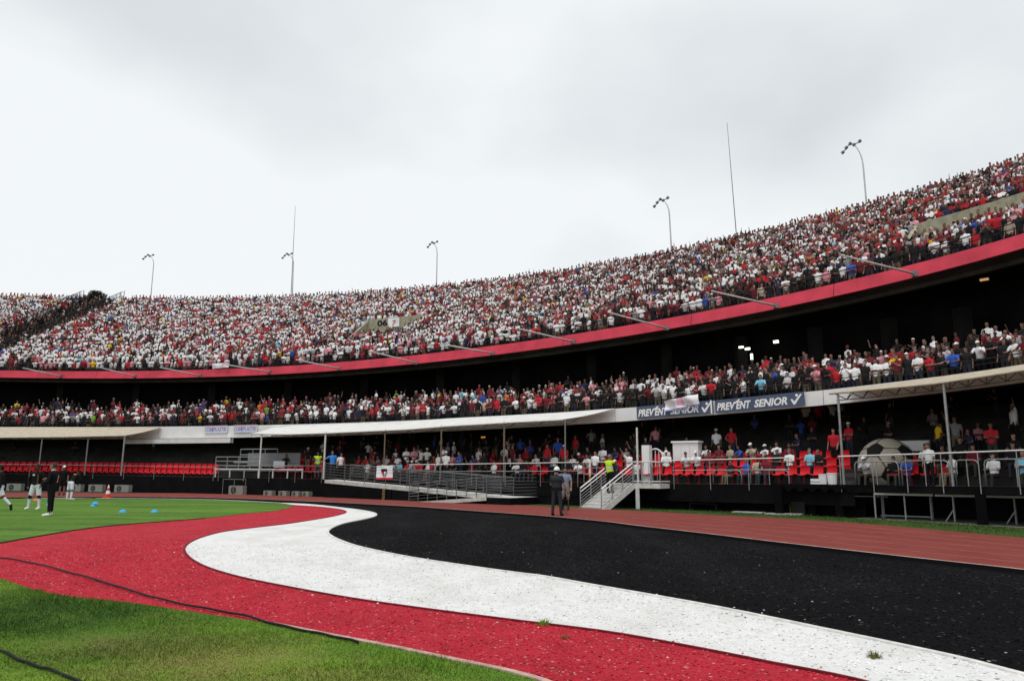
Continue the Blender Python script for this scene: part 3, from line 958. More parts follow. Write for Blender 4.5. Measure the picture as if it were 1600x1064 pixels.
# two small far banners
for px0, px1, lb in ((319.5, 355.5, 'small far white and blue sponsor banner, nearer the beige canopy'), (364.5, 402, 'small far white and blue sponsor banner, nearer the white canopy')):
    a, b = on(px0, 672, 2.86), on(px1, 672, 2.86)
    A, B = S(a[0], 2.84, float(z_fb(a[0])) + .36), S(b[0], 2.84, float(z_fb(b[0])) + .36)
    ux, uy, uz, L = frame_between(A, B)
    H = .56
    t = thing('sponsor_banner', lb, 'banner', tuple((A + B) / 2), 'small banners on the far fascia')
    MB().prism([(0, 0), (L, 0), (L, H), (0, H)], -.02, 0, (A, ux, uy, uz)).build('panel', material('pale_lilac_print', (.66, .67, .76)), t)
    MB().prism([(0, H - .1), (L, H - .1), (L, H), (0, H)], .001, .005, (A, ux, uy, uz)).build('top_stripe', material('pink_print', (.62, .42, .48)), t)
    for txt, x0, w in (('COBR', .04, .34), ('PLASTIK', .42, .54)):
        me, lo, hi = text_mesh(txt, 1, .15, .0)
        place_text(me, lo, hi, 'lettering', M_BLUEPRINT, t, A + ux * L * x0 + uy * H * .22 + uz * .004, ux, uy, uz, L * w, H * .52)
    MB().prism([(L * .355, H * .1), (L * .39, H * .1), (L * .40, H * .8), (L * .365, H * .8)], .002, .006, (A, ux, uy, uz)).build('logo_bar', M_BLUEPRINT, t)


# ------------------------------------------------------------------ flags
def cloth(name, label, O, ux, uy, w, h, mats, amp=.05, waves=2.5, nx=14, ny=10, sel=None, uz=None, seed=0, cat='flag'):
    uz = np.cross(ux, uy) if uz is None else uz
    P = []
    for j in range(ny + 1):
        r = []
        for i in range(nx + 1):
            u, v = i / nx, j / ny
            d = amp * math.sin(u * waves * 6.28 + seed + v * 2) * (1 - .4 * v) + amp * .5 * math.sin(v * 5 + u * 3 + seed)
            r.append(O + ux * u * w + uy * v * h + uz * d)
        P.append(r)
    mb = MB().grid(P)
    if sel:
        mb.m = [sel((i + .5) / nx, (j + .5) / ny) for j in range(ny) for i in range(nx)]
    t = thing(name, label, cat, tuple(O))
    mb.build('cloth', mats, t, True)
    return t


s, p = on(588, 749, -1.35)
s2, p2 = on(613, 749, -1.35)
ux, uy, uz, L = frame_between(p, p2)
H = (on(588, 727.5, -1.35)[1][2] - p[2])
fl = cloth('hanging_flag', 'white flag with red hem and shield hung over the ramp railing', p, ux, uy, L, H, [M_LETTER, M_REDPRINT, material('pale_blue_print', (.55, .60, .72))], .02, 1.5, 16, 14, lambda u, v: 1 if v < .15 else (2 if int(v * 14) in (6, 9, 12) and not .35 < u < .72 else 0), seed=1)
c = p + ux * L * .52 + uy * H * .52 + uz * .07
MB().prism([(-.22, .2), (.22, .2), (.22, .05), (0, -.26), (-.22, .05)], 0, .01, (c, ux, uy, uz)).build('shield', M_BLACKPRINT, fl)
MB().prism([(-.19, .04), (-.02, .04), (-.02, -.20)], .011, .016, (c, ux, uy, uz)).build('shield_half', M_REDPRINT, fl)
MB().prism([(.02, .04), (.19, .04), (.02, -.20)], .011, .016, (c, ux, uy, uz)).build('shield_half', M_LETTER, fl)
# flag draped over the left banner
s, p = on(1040, 640, 2.6)
s2, p2 = on(1092, 629, 2.6)
ux, uy, uz, L = frame_between(p, p2)
cloth('draped_flag', 'crumpled white and pink flag draped over the left sponsor banner', p + np.array([0, 0, -.1]), ux, uy, L, .55, [material('white_flag_cloth', (.78, .76, .78)), material('pink_flag_cloth', (.70, .35, .45)), material('blue_flag_cloth', (.25, .30, .55))], .14, 2.2, 18, 8,
      lambda u, v: 1 if (.38 < u < .55 and v > .3) else (2 if v < .14 else 0), seed=2)
s, p = on(331, 576, 6.8)
s2, p2 = on(357, 574, 6.8)
ux, uy, uz, L = frame_between(p, p2)
cloth('draped_flag', 'small white and pink flag draped over the red parapet', p, ux, uy, L, .42, [material('white_flag_cloth', (.8, .8, .8)), material('pink_flag_cloth', (.7, .35, .45))], .05, 2, 10, 5, lambda u, v: 1 if u > .55 and v > .4 else 0, seed=4)


# ------------------------------------------------------------------ entrances through the upper tier
def rake_at(px, py):
    best = None
    for off in np.arange(7.5, 32, .05):
        s, p = on(px, py, off)
        e = p[2] - z_upper(s, off) - .6
        if best is None or abs(e) < best[0]:
            best = (abs(e), s, off, p)
    return best[1:]


HOLES = []


def vomitory(label, pl, pr, depth, height, name='stand_entrance'):
    sl_, ol, _ = rake_at(*pl)
    sr_, orr, _ = rake_at(*pr)
    off = (ol + orr) / 2
    t = thing(name, label, 'stand entrance', tuple(S((sl_ + sr_) / 2, off, float(z_upper((sl_ + sr_) / 2, off)))), 'concrete entrances in the upper tier')
    s = np.linspace(sr_, sl_, 8)
    back = MB()
    zz = lambda q: float(z_upper(q, off))
    P = np.array([[S(q, off - .18, zz(q) - 1.6), S(q, off - .18, zz(q) + height), S(q, off + .1, zz(q) + height), S(q, off + .1, zz(q) - 1.6)] for q in s])
    back.grid(P, close=True)
    back.add(P[0], [(0, 1, 2, 3)]).add(P[-1], [(3, 2, 1, 0)])
    back.build('back_wall', M_CONC, t)
    for q in (sr_, sl_):
        a = [S(q, off, zz(q) - 1.5), S(q, off, zz(q) + height), S(q, off - depth, float(z_upper(q, off - depth)) + .55), S(q, off - depth, float(z_upper(q, off - depth)) - .4)]
        c, n = cn(q)
        tv = np.array([n[1], -n[0], 0]) * .12
        MB().add([x - tv for x in a] + [x + tv for x in a], [(0, 1, 2, 3), (7, 6, 5, 4), (0, 4, 5, 1), (1, 5, 6, 2), (2, 6, 7, 3)]).build('side_wall', M_CONC, t)
    HOLES.append((sr_ - .15, sl_ + .15, off - 4.3, off + .42))
    return t, sr_, sl_, off, zz


t06, a_, b_, off06, zz06 = vomitory('concrete stand entrance numbered 06 with a white flag in the upper tier', (576, 512), (668, 504), 3.2, 1.35)
u0 = b_ + (a_ - b_) * .17
u1 = b_ + (a_ - b_) * .34
A, B = S(u0, off06 - .20, zz06(u0) + .62), S(u1, off06 - .20, zz06(u1) + .62)
ux, uy, uz, L = frame_between(A, B)
me, lo, hi = text_mesh('06', 1, 0, .03)
place_text(me, lo, hi, 'number', M_BLACKPRINT, t06, A, ux, uy, uz, L, .58)
u0, u1 = b_ + (a_ - b_) * .36, b_ + (a_ - b_) * .55
A, B = S(u0, off06 - .28, zz06(u0) + .42), S(u1, off06 - .28, zz06(u1) + .42)
ux, uy, uz, L = frame_between(A, B)
fl = cloth('hanging_flag', 'white flag with red mark hung on the entrance numbered 06', A, ux, uy, L, .85, [M_LETTER], .02, 1, 8, 6)
MB().prism([(.42 * L, .6), (.72 * L, .62), (.45 * L, .2), (.38 * L, .2), (.58 * L, .5), (.42 * L, .52)], .05, .058, (A, ux, uy, uz)).build('flag_mark', M_REDPRINT, fl)
vomitory('dark concrete stand entrance parapet in the upper tier at the right edge', (1425, 374), (1640, 302), 3.0, 1.2)

# ------------------------------------------------------------------ horizontal poles on the parapet
for i, ((bx, by), (tx, ty)) in enumerate([((1430, 428), (1315, 399)), ((1213, 478), (1112, 455)), ((1042, 513), (950, 488)), ((896, 534), (812, 514)), ((770, 552), (686, 537)), ((650, 567), (583, 550)), ((530, 576), (463, 562)), ((421, 581), (354, 570)), ((313, 587), (250, 574)), ((211, 588), (155, 574)), ((95, 588), (36, 575))]):
    s, p = on(bx, by, 6.95)
    q = on(tx, ty, .3)[1]
    d = q - p
    t = thing('flag_pole', 'pale horizontal pole on the red parapet, %s' % ('nearest of eleven, by the right canopy', 'above the right sponsor banner', 'left of the sponsor banners', 'above the policeman', 'above the middle of the white canopy', 'above the ramp', 'above the yellow vest steward', 'above the metal scaffold', 'above the far small banners', 'above the traffic cone', 'farthest of eleven, above the coach')[i], 'pole', tuple(p), 'horizontal poles along the red parapet')
    MB().tube([p, p + d * .5, q], [.055, .05, .04], 6).build('pole', M_PALESTEEL, t, True)
    MB().box(p + d * .008, (.22, .22, .26)).build('bracket', M_GREYSTEEL, t)

# ------------------------------------------------------------------ floodlight poles and masts on the rim
def light_pole(label, head, bend, base, scale):
    off = 32.6
    s, pb = on(*base, off)
    ph = on(*head, off)[1]
    pm = on(*bend, off)[1]
    t = thing('light_pole', label, 'light pole', (pb[0], pb[1], pb[2] - 2.5), 'curved light poles on the stadium rim')
    pb = np.array([pb[0], pb[1], float(z_upper(s, 31)) - .3])
    c = [pb, pb * .4 + pm * .6]
    for w in np.linspace(0, 1, 9):
        q = (1 - w) ** 2 * pm + 2 * w * (1 - w) * (pm + (pm - pb) / np.linalg.norm(pm - pb) * np.linalg.norm(ph - pm) * .6) + w * w * ph
        c.append(q)
    MB().tube(c, np.linspace(.085, .045, len(c)) * scale, 6).build('pole', M_PALESTEEL, t, True)
    side = ph - pm
    side[2] = 0
    side /= np.linalg.norm(side) + 1e-9
    ax = np.array([-side[1], side[0], 0])
    k = .66 * scale
    MB().tube([ph + side * 1.45 * k + [0, 0, -.75 * k], ph + side * .6 * k + [0, 0, .1], ph, ph - side * .9 * k + [0, 0, .1]], .05 * scale, 5).build('cross_arm', M_GREYSTEEL, t)
    for d, z in ((1.5, -.75), (1.0, -.2), (.45, .25), (0, -.05), (-.8, .25)):
        c0 = ph + side * d * k + np.array([0, 0, z * k])
        u = side * .8 + np.array([0, 0, -.5])
        u /= np.linalg.norm(u)
        w = np.cross(ax, u)
        MB().box(c0, (.40 * k, .46 * k, .24 * k), (u, ax, w)).build('lamp', M_GREYSTEEL, t)
    return t


for lb, h, b, g_ in (('curved light pole on the rim above the traffic cone, leftmost', (234, 400), (240, 414), (236, 462)), ('curved light pole on the rim close beside a thin mast', (451, 398), (458.5, 412), (457.5, 462)), ('curved light pole on the rim above the entrance numbered 06', (678, 380), (683, 398), (682, 450)),
                     ('curved light pole on the rim left of the tall mast', (1036, 313), (1046, 336), (1050, 392)), ('curved light pole on the rim at the far right, largest of them', (1334, 226), (1349, 262), (1354, 318))):
    light_pole(lb, h, b, g_, .8 if h[0] < 900 else .95)
for lb, tp, bs in (('thin tall mast on the rim between two right hand light poles', (1136, 192), (1152, 372)), ('thin mast on the rim beside the second light pole', (461.5, 322), (455, 462))):
    s, pb = on(*bs, 32.2)
    pt = on(*tp, 32.2)[1]
    pb[2] = float(z_upper(s, 31)) - .3
    t = thing('mast', lb, 'mast', tuple(pb), 'thin masts on the rim')
    MB().tube([pb, (pb + pt) / 2, pt], [.055, .04, .02], 5).build('pole', M_GREYSTEEL, t)
    MB().box(pb + [0, 0, .1], (.4, .4, .2)).build('base', M_GREYSTEEL, t)

# ------------------------------------------------------------------ staircase with landing
st_l0 = at(908, 795.5)                        # lower left foot of the flight
stc, stn = cn(sx(975))
n3 = np.array([stn[0], stn[1], 0])
go = np.array([.865, .50, 0])
w3 = np.array([.50, -.865, 0])
WST = 1.55
st_r0 = st_l0 + w3 * WST
zl = float(z_deck(sx(985)))
NST, TREAD = 8, .235
stair = thing('staircase', 'pale metal staircase with handrails up to the lower deck', 'staircase', tuple((st_l0 + st_r0) / 2))
M_STAIR = material('worn_grey_paint', (.60, .60, .57), .7, .15, 4)
RISE = zl / NST
for i in range(NST):
    c = (st_l0 + st_r0) / 2 + go * (i + .5) * TREAD + UP * (RISE * (i + 1) - .02)
    MB().box(c, (WST, TREAD + .03, .05), (w3, np.cross(UP, w3), UP)).box(c - go * (TREAD * .5 - .01) + UP * (-RISE * .5), (WST - .04, .02, RISE - .055), (w3, np.cross(UP, w3), UP)).build('step', M_STAIR, stair)
top = go * NST * TREAD + UP * zl
for base in (st_l0, st_r0):
    a, b = base + w3 * (.06 if base is st_r0 else -.06), base + top + w3 * (.06 if base is st_r0 else -.06)
    d = (b - a) / np.linalg.norm(b - a)
    MB().box((a + b) / 2 - UP * .08, (np.linalg.norm(b - a), .06, .28), (d, np.cross(UP, d) / np.linalg.norm(np.cross(UP, d)), np.cross(d, np.cross(UP, d) / np.linalg.norm(np.cross(UP, d))))).build('stringer', M_STAIR, stair)
for base, sg in ((st_l0, -1), (st_r0, 1)):
    o = w3 * .05 * sg
    for h, r in ((.98, .032), (.80, .026), (.62, .012), (.48, .012), (.34, .012), (.20, .012)):
        MB().tube([base + o + UP * h, base + o + top * .98 + UP * h], r, 6).build('handrail' if h > .7 else 'rail', M_WHITE if h > .7 else M_STEEL, stair)
    for f in (0, .33, .66, 1):
        MB().tube([base + o + top * f, base + o + top * f + UP * .98], .026, 6).build('post', M_STEEL, stair)
ld0 = st_r0 + go * NST * TREAD * .55
s_l1 = sx(1046)
lc = [st_r0 + top, S(s_l1, -.95, zl), S(s_l1, -.02, zl), S(sx(1000), -.02, zl)]
lc = [np.array([p[0], p[1], zl]) for p in lc]
mb = MB()
mb.add([p + UP * .01 for p in lc] + [p - UP * .20 for p in lc], [(0, 1, 2, 3), (7, 6, 5, 4), (0, 4, 5, 1), (1, 5, 6, 2), (2, 6, 7, 3), (3, 7, 4, 0)])
mb.build('landing', M_STAIR, stair)
tp2 = [st_l0 + top - UP * .0, st_r0 + top, S(sx(1000), -.02, zl), S(sx(962), -.02, zl)]
MB().add([p + UP * .004 for p in tp2] + [p - UP * .12 for p in tp2], [(0, 1, 2, 3), (7, 6, 5, 4), (0, 4, 5, 1), (1, 5, 6, 2), (2, 6, 7, 3), (3, 7, 4, 0)]).build('top_plate', M_STAIR, stair)
cpos = lc[0] + (lc[1] - lc[0]) * .10 + go * .1
MB().box((cpos[0], cpos[1], (zl - .2) / 2), (.17, .17, zl - .2)).build('column', M_STAIR, stair)
for i, f in enumerate((0, .33, .36, .66, .69, 1)):
    p = lc[0] + (lc[1] - lc[0]) * f
    MB().tube([p, p + UP * 1.02], .024, 6).build('post', M_STEEL, stair)
for h in (1.02, .12):
    MB().tube([lc[0] + UP * h, lc[1] + UP * h, lc[2] + UP * h], .026, 6).build('handrail', M_PALESTEEL, stair)
for i in range(1, 12):
    p = lc[0] + (lc[1] - lc[0]) * i / 12
    if i % 2:
        MB().tube([p + UP * .12, p + UP * 1.0], .011, 5).build('baluster', M_STEEL, stair)

# ------------------------------------------------------------------ folded wheelchair ramp
ramp = thing('access_ramp', 'black walled switchback access ramp with many steel rails', 'ramp', tuple(S(sx(640), -1.4)))
M_RAMPEDGE = material('pale_ramp_edge', (.50, .50, .46), .8, .2, 4)
sA, sB, sC = sx(508, -1.3), sx(783, -1.3), sx(640, -2.6)
zA, zB = float(z_deck(sA)), .42


def zr1(s):
    return zB + (zA - zB) * (s - sB) / (sA - sB)


def zr2(s):
    return max(.0, zB * (s - sC) / (sB - sC)) + .01


mb = MB()
sweep(mb, [(-1.30, zr1), (-1.30, lambda s: zr1(s) - .20), ], sB, sA)
mb2 = MB()
sweep(mb2, [(-.02, zr1), (-1.29, zr1)], sB, sA)
mb.build('ramp_edge', M_RAMPEDGE, ramp)
mb2.build('upper_flight', M_STAIR, ramp)
mb = MB()
sweep(mb, [(-1.27, lambda s: zr1(s) - .19), (-1.27, -.02)], sx(612, -1.3), sA)
sweep(mb, [(-1.28, lambda s: zr1(s) - .19), (-1.28, -.02)], sx(642, -1.3), sx(613.5, -1.3))
mb.build('ramp_wall', M_BLACKWALL, ramp)
mb = MB()
sweep(mb, [(-2.6, zr2), (-2.6, lambda s: max(-.01, zr2(s) - .18))], sB, sC)
mb.build('ramp_edge', M_RAMPEDGE, ramp)
mb = MB()
sweep(mb, [(-1.32, zr2), (-2.59, zr2)], sB, sC)
mb.build('lower_flight', M_STAIR, ramp)
mb = MB()
sweep(mb, [(-.02, zB), (-2.6, zB)], sB - 1.5, sB)
mb.build('turning_platform', M_STAIR, ramp)
mb = MB()
sweep(mb, [(-2.58, zB - .01), (-2.58, -.02)], sB - 1.5, sB)
mb.add([S(sB - 1.5, -.05, zB - .01), S(sB - 1.5, -2.58, zB - .01), S(sB - 1.5, -2.58, -.02), S(sB - 1.5, -.05, -.02)], [(0, 1, 2, 3)])
mb.build('platform_side', M_BLACKWALL, ramp)
mb = MB()
sB2 = sx(905, -2.0)
sweep(mb, [(-.03, lambda s: z_deck(s) - .06), (-.03, lambda s: z_deck(s) - .7)], sx(905), sB)
p0_, p1_ = S(sx(783, -1.0), -1.0), S(sx(905, -.5), -.5)
mb.build('side_panel', M_BLACKWALL, ramp)
M_RAMPRAIL = material('dull_ramp_steel', (.15, .155, .16), .5, .2, 9, metal=.4)
for off, zr, s0, s1, nr in ((-1.30, zr1, sB, sA, 6), (-2.58, zr2, sB, sC, 6), (-.10, zr1, sB, sA - 1, 5)):
    for i in range(nr):
        h = 1.0 - i * .165
        MB().tube([S(s, off, float(zr(s)) + h) for s in np.linspace(s0, s1, 8)], .022 if i == 0 else .012, 5).build('top_rail' if i == 0 else 'rail', M_RAMPRAIL, ramp)
    for s in np.linspace(s0, s1, 9 if nr == 6 else 7):
        MB().tube([S(s, off, float(zr(s))), S(s, off, float(zr(s)) + 1.0)], .022, 5).build('post', M_RAMPRAIL, ramp)
for i in range(6):
    h = 1.0 - i * .165
    MB().tube([S(sB - 1.45, -2.58, zB + h), S(sB - 1.45, -.1, zB + h)], .02, 5).build('rail', M_RAMPRAIL, ramp)
    MB().tube([S(sC + .3, -1.36, .15 + h), S(sx(642, -1.36), -1.36, .1 + h)], .02, 5).build('rail', M_RAMPRAIL, ramp)
    MB().tube([S(sB - 1.45, -2.58, zB + h), S(sB, -2.58, zB + h)], .015, 5).build('rail', M_RAMPRAIL, ramp)
s = sx(600, -1.4)
MB().box(S(s, -1.36, .34), (.16, .1, .66)).build('rusty_post', material('rusty_brown', (.19, .12, .05), .9, .4, 8), ramp)

# ------------------------------------------------------------------ metal scaffold platform on the far deck
sc0, sc1 = sx(333, .6), sx(472, .6)
plat = thing('scaffold_platform', 'grey metal scaffold platform between two blocks of red seats', 'platform', tuple(S((sc0 + sc1) / 2, 1.0, float(z_deck(sc0)))))
zb = float(z_deck((sc0 + sc1) / 2))
lo_, hi_ = min(sc0, sc1), max(sc0, sc1)
for off, h in ((.7, .55), (1.7, .80), (2.6, 1.05)):
    mb = MB()
    sweep(mb, [(off, zb + h), (off, zb + h + .09), (off + .85, zb + h + .09)], lo_ + (0 if off < 1 else 1.0), hi_, 1)
    mb.build('deck', M_PALESTEEL if off < 1 else M_STEEL, plat)
for s in np.linspace(lo_ + .1, hi_ - .1, 7):
    MB().tube([S(s, .75, zb), S(s, .75, zb + .55)], .05, 6).build('leg', M_PALESTEEL, plat)
q0, q1 = sx(352, .8), sx(408, .8)
for h in (1.45, 1.15, .85):
    MB().tube([S(hi_, .8, zb + h), S(q1, .8, zb + h)], .03, 5).build('rail', M_STEEL, plat)
for s in np.linspace(q1, hi_, 5):
    MB().tube([S(s, .8, zb + .6), S(s, .8, zb + 1.45)], .03, 5).build('post', M_STEEL, plat)
q0, q1 = sx(374, 2.6), sx(432, 2.6)
for h in (2.05, 1.65):
    MB().tube([S(q0, 2.6, zb + h), S(q1, 2.6, zb + h)], .035, 5).build('rail', M_STEEL, plat)
for s in np.linspace(q1, q0, 4):
    MB().tube([S(s, 2.6, zb + 1.0), S(s, 2.6, zb + 2.05)], .03, 5).build('post', M_STEEL, plat)
q0, q1 = sx(386, 2.2), sx(468, 2.2)
mb = MB()
sweep(mb, [(2.2, zb + .75), (2.2, zb + 1.75), (2.26, zb + 1.75), (2.26, zb + .75)], q1, q0, 2)
mb.build('mesh_panel', material('grey_mesh_panel', (.20, .205, .21), .8, .3, 20), plat)
MB().box(S(sx(434, .6), .7, zb + .95), (.75, .12, .42)).build('pale_panel', material('pale_blue_panel', (.42, .47, .50), .7), plat)

# ------------------------------------------------------------------ dugout awning with scalloped valance
dug = thing('dugout_awning', 'long black dugout awning with scalloped valance beside the track', 'awning', tuple(at(1400, 812)))
dl, dr = at(1217, 805.5), at(1536, 818.0)
dd = (dr - dl) / np.linalg.norm(dr - dl)
dn = np.array([-dd[1], dd[0], 0])
if dn[1] < 0:
    dn = -dn
LD = np.linalg.norm(dr - dl)
a0, a1 = dl - dd * .25 - dn * .04, dr + dd * 3.4 - dn * .04
LA = np.linalg.norm(a1 - a0)
ztop = 1.31
mb = MB()
mb.add([a0 + UP * ztop, a1 + UP * ztop, a1 + dn * 1.9 + UP * (ztop + .0), a0 + dn * 1.9 + UP * (ztop + .0)] + [a0 + UP * (ztop - .05), a1 + UP * (ztop - .05), a1 + dn * 1.9 + UP * (ztop - .05), a0 + dn * 1.9 + UP * (ztop - .05)], [(0, 1, 2, 3), (7, 6, 5, 4), (0, 4, 5, 1), (1, 5, 6, 2), (2, 6, 7, 3), (3, 7, 4, 0)])
mb.build('roof', M_BLACK, dug)
ns = int(LA / .46)
for i in range(ns):
    c = a0 + dd * (i + .5) * LA / ns
    w, e = LA / ns * .996, LA / ns * .29
    poly = [(-w / 2, 0), (-w / 2, -.13), (-e, -.13)] + [(-e * math.cos(k), -.13 - .13 * math.sin(k)) for k in np.linspace(.3, 2.84, 7)] + [(e, -.13), (w / 2, -.13), (w / 2, 0)]
    MB().prism(poly, -.012 + .006 * (i % 2), .0 + .006 * (i % 2), (c + UP * (ztop - .05), dd, UP, -dn)).build('scallop', M_BLACK, dug)
for px, py, w in ((1217, 806, .30), (1269, 806.5, .30), (1312, 809, .30), (1536, 821.5, .32)):
    p = at(px, py)
    MB().box(p + UP * (ztop - .06) / 2 + dn * .16, (w, w, ztop - .06), (dd, dn, UP)).build('post', M_BLACK, dug)
MB().box(at(1247, 806) + UP * .3 + dn * .2, (.55, .3, .55), (dd, dn, UP)).build('low_box', M_BLACKSTEEL, dug)
# white topped tubular bar frames standing under the awning
f0_ = a0 + dd * np.dot(at(1371, 811.2) - a0, dd) - dn * .09
f1_ = a0 + dd * np.dot(at(1592, 820.3) - a0, dd) - dn * .09
fd = (f1_ - f0_) / np.linalg.norm(f1_ - f0_)
fn = np.array([-fd[1], fd[0], 0])
fn = fn if fn[1] > 0 else -fn
ZB = .99
t = thing('bar_frame', 'white topped tubular bar frame with floor tube under the dugout awning', 'barrier', tuple(f0_), 'bar frames under the awning')
p2 = f0_ + fd * np.linalg.norm(at(1416, 813) - f0_)
p3 = f0_ + fd * np.linalg.norm(at(1462, 815) - f0_)
MB().tube([f0_ + UP * ZB, p3 + UP * ZB], .05, 6).build('top_bar', M_WHITE, t)
for p in (f0_, p2):
    MB().tube([p, p + UP * ZB], .032, 6).build('leg', M_STEEL, t)
for p in (f0_ + fn * 1.1 + fd * .1, p3 + fn * 1.1 - fd * .2):
    MB().tube([p, p + UP * (ZB - .02)], .06, 6).build('leg', M_STEEL, t)
MB().tube([f0_ + fn * 1.1 + UP * .12, p3 + fn * 1.1 - fd * .2 + UP * .12], .035, 6).build('floor_tube', M_STEEL, t)
t = thing('bar_frame', 'white topped tubular bar frame with braced legs at the right under the awning', 'barrier', tuple(p3), 'bar frames under the awning')
e = f1_ + fd * 1.5
MB().tube([p3 + fd * .06 + UP * (ZB - .01), e + UP * (ZB - .01)], .045, 6).build('top_bar', M_WHITE, t)
for px, py in ((1493, 816.4), (1589, 820)):
    p = f0_ + fd * np.linalg.norm(at(px, py) - f0_)
    MB().tube([p, p + UP * ZB], .04, 6).build('leg', M_STEEL, t)
    MB().tube([p - fd * .32 + UP * .0, p + UP * .5], .025, 5).build('brace', M_STEEL, t)
# bits on the recess floor
p = at(1236, 803.5)
MB().tube([p, p + UP * .5 + dd * -.03, p + UP * 1.15 + dd * .02], .035, 7).build('yellow_pipe', M_YELLOW)
tag(bpy.data.objects['yellow_pipe'], 'thin yellow upright pipe behind the left awning posts', 'pipe')
for px, py, sz, lb in ((1170, 801, (1.3, .6, .05), 'flat pale slab on the ground left of the awning'), (1214, 803.4, (.9, .5, .05), 'flat pale slab at the first awning post'), (1240, 804, (.7, .5, .06), 'flat pale slab by the yellow pipe')):
    p = at(px, py, .06)
    tag(MB().box(p + UP * .02, sz, (dd, dn, UP)).build('slab', material('pale_slab', (.36, .36, .34), .9, .3, 5)), lb, 'slab', 'flat slabs by the awning')
p = at(1146, 800, .0)
t = thing('low_bench', 'low dark bench in the recess right of the landing', 'bench', tuple(p))
bs = S(sx(1078, .4), .4), S(sx(1118, .4), .4)
MB().box((bs[0] + bs[1]) / 2 + UP * .34, (np.linalg.norm(bs[1] - bs[0]), .35, .05), (dd, dn, UP)).build('seat', M_BLACKSTEEL, t)
for p in bs:
    MB().box(p + UP * .16, (.06, .3, .32), (dd, dn, UP)).build('leg', M_BLACKSTEEL, t)

# ------------------------------------------------------------------ air conditioning units along the wall foot
def ac(px, py, w, h, label, cage=False):
    p = at(px, py, .04)
    s = on(px, py, -.8)[0]
    p = S(s, -.75, .035)
    c, n = cn(s)
    tx, nn = np.array([n[1], -n[0], 0]), np.array([n[0], n[1], 0])
    t = thing('air_conditioner', label, 'air conditioner', tuple(p), 'outdoor air conditioning units at the wall foot')
    MB().box(p + UP * (h / 2 + .04), (w, .36, h), (tx, nn, UP)).build('casing', M_AC, t)
    for sg in (-1, 1):
        MB().box(p + tx * w * .35 * sg + UP * .02, (.08, .34, .04), (tx, nn, UP)).build('foot', M_GREYSTEEL, t)
    fc = p + UP * (h / 2 + .04) - nn * .185 + tx * w * .16 * (-1 if (tx[0] > 0) else 1)
    r = h * .40
    MB().prism([(r * math.cos(k), r * math.sin(k)) for k in np.linspace(0, 6.283, 19)[:-1]], 0, .012, (fc, tx, UP, -nn)).build('fan_opening', M_FANSHADE, t)
    for k in range(3):
        a = k * math.pi / 3
        d = tx * math.cos(a) + UP * math.sin(a)
        MB().tube([fc - nn * .02 - d * r, fc - nn * .02 + d * r], .012, 4).build('grille_bar', M_GREYSTEEL, t)
    if cage:
        cg = thing('wire_cage', 'dark wire cage around the larger air conditioner below the scaffold', 'cage', tuple(p))
        W2, H2 = 1.0, 1.05
        for sg in (-1, 0, 1):
            MB().tube([p + tx * W2 * sg - nn * .35, p + tx * W2 * sg - nn * .35 + UP * H2], .018, 5).build('bar', M_GREYSTEEL, cg)
        for z in (.02, H2):
            MB().tube([p - tx * W2 - nn * .35 + UP * z, p + tx * W2 - nn * .35 + UP * z], .018, 5).build('bar', M_GREYSTEEL, cg)


ac(22, 772, 1.2, .5, 'dim air conditioner behind the leftmost player')
ac(118, 771, 1.0, .5, 'air conditioner behind the player with yellow collar')
ac(150, 771, 1.2, .5, 'air conditioner left of the traffic cone')
ac(191, 771, 1.25, .5, 'air conditioner right of the traffic cone')
ac(370, 772, 1.25, .58, 'large air conditioner inside the wire cage', True)
for px, o in ((420, 'leftmost'), (443, 'second'), (463, 'third'), (479, 'rightmost')):
    ac(px, 774 + (px - 420) * .03, .72 - (px - 420) * .003, .30, 'small low air conditioner left of the ramp, %s of four' % o)

# ------------------------------------------------------------------ training markers
p = at(168, 777.5, .02)
t = thing('traffic_cone', 'red and white traffic cone on the pitch edge', 'traffic cone', tuple(p))
R_, Wh = material('cone_red', (.60, .05, .03), .6), M_WHITE
MB().box(p + UP * .02, (.42, .42, .05)).build('base', R_, t)
zz = [.045, .24, .42, .58, .74, .80]
rr = lambda z: .17 - .15 * z / .8
for i in range(5):
    MB().tube([p + UP * zz[i], p + UP * zz[i + 1]], [rr(zz[i]), rr(zz[i + 1])], 14, cap=(i == 4)).build('white_band' if i in (1, 3) else 'red_band', Wh if i in (1, 3) else R_, t, False)
M_BLUEDISC, M_ORDISC = material('sky_blue_plastic', (.06, .36, .68), .5), material('orange_plastic', (.75, .14, .03), .5)
for px, py, m, lb, dbl in ((146.5, 790.5, M_BLUEDISC, 'two stacked sky blue disc markers below the traffic cone', True), (192, 800, M_BLUEDISC, 'sky blue disc marker, nearer the traffic cone of the front pair', False), (241.5, 800, M_BLUEDISC, 'sky blue disc marker, rightmost on the pitch', False), (77, 789, M_BLUEDISC, 'sky blue disc marker between the feet of the coach', True), (56, 782, M_ORDISC, 'orange disc marker behind the legs of the player', False)):
    p = at(px, py, .015)
    t = thing('disc_marker', lb, 'disc marker', tuple(p), 'training disc markers on the pitch')
    for k in range(2 if dbl else 1):
        mb = MB()
        prof = [(.15, 0), (.14, .022), (.10, .075), (.045, .105), (.04, .10), (.09, .066), (.125, .014)]
        off = np.array([.04 * k, .05 * k, .09 * k])
        mb.grid([[p + off + np.array([r * math.cos(a), r * math.sin(a), z]) for a in np.linspace(0, 6.283, 17)[:-1]] for r, z in prof], close=True)
        mb.build('disc', m, t, True)

# ------------------------------------------------------------------ things on the lower deck
def deckz(s, off):
    return float(z_deck(s)) + .36 * max(0, int((off - 1) / .85))


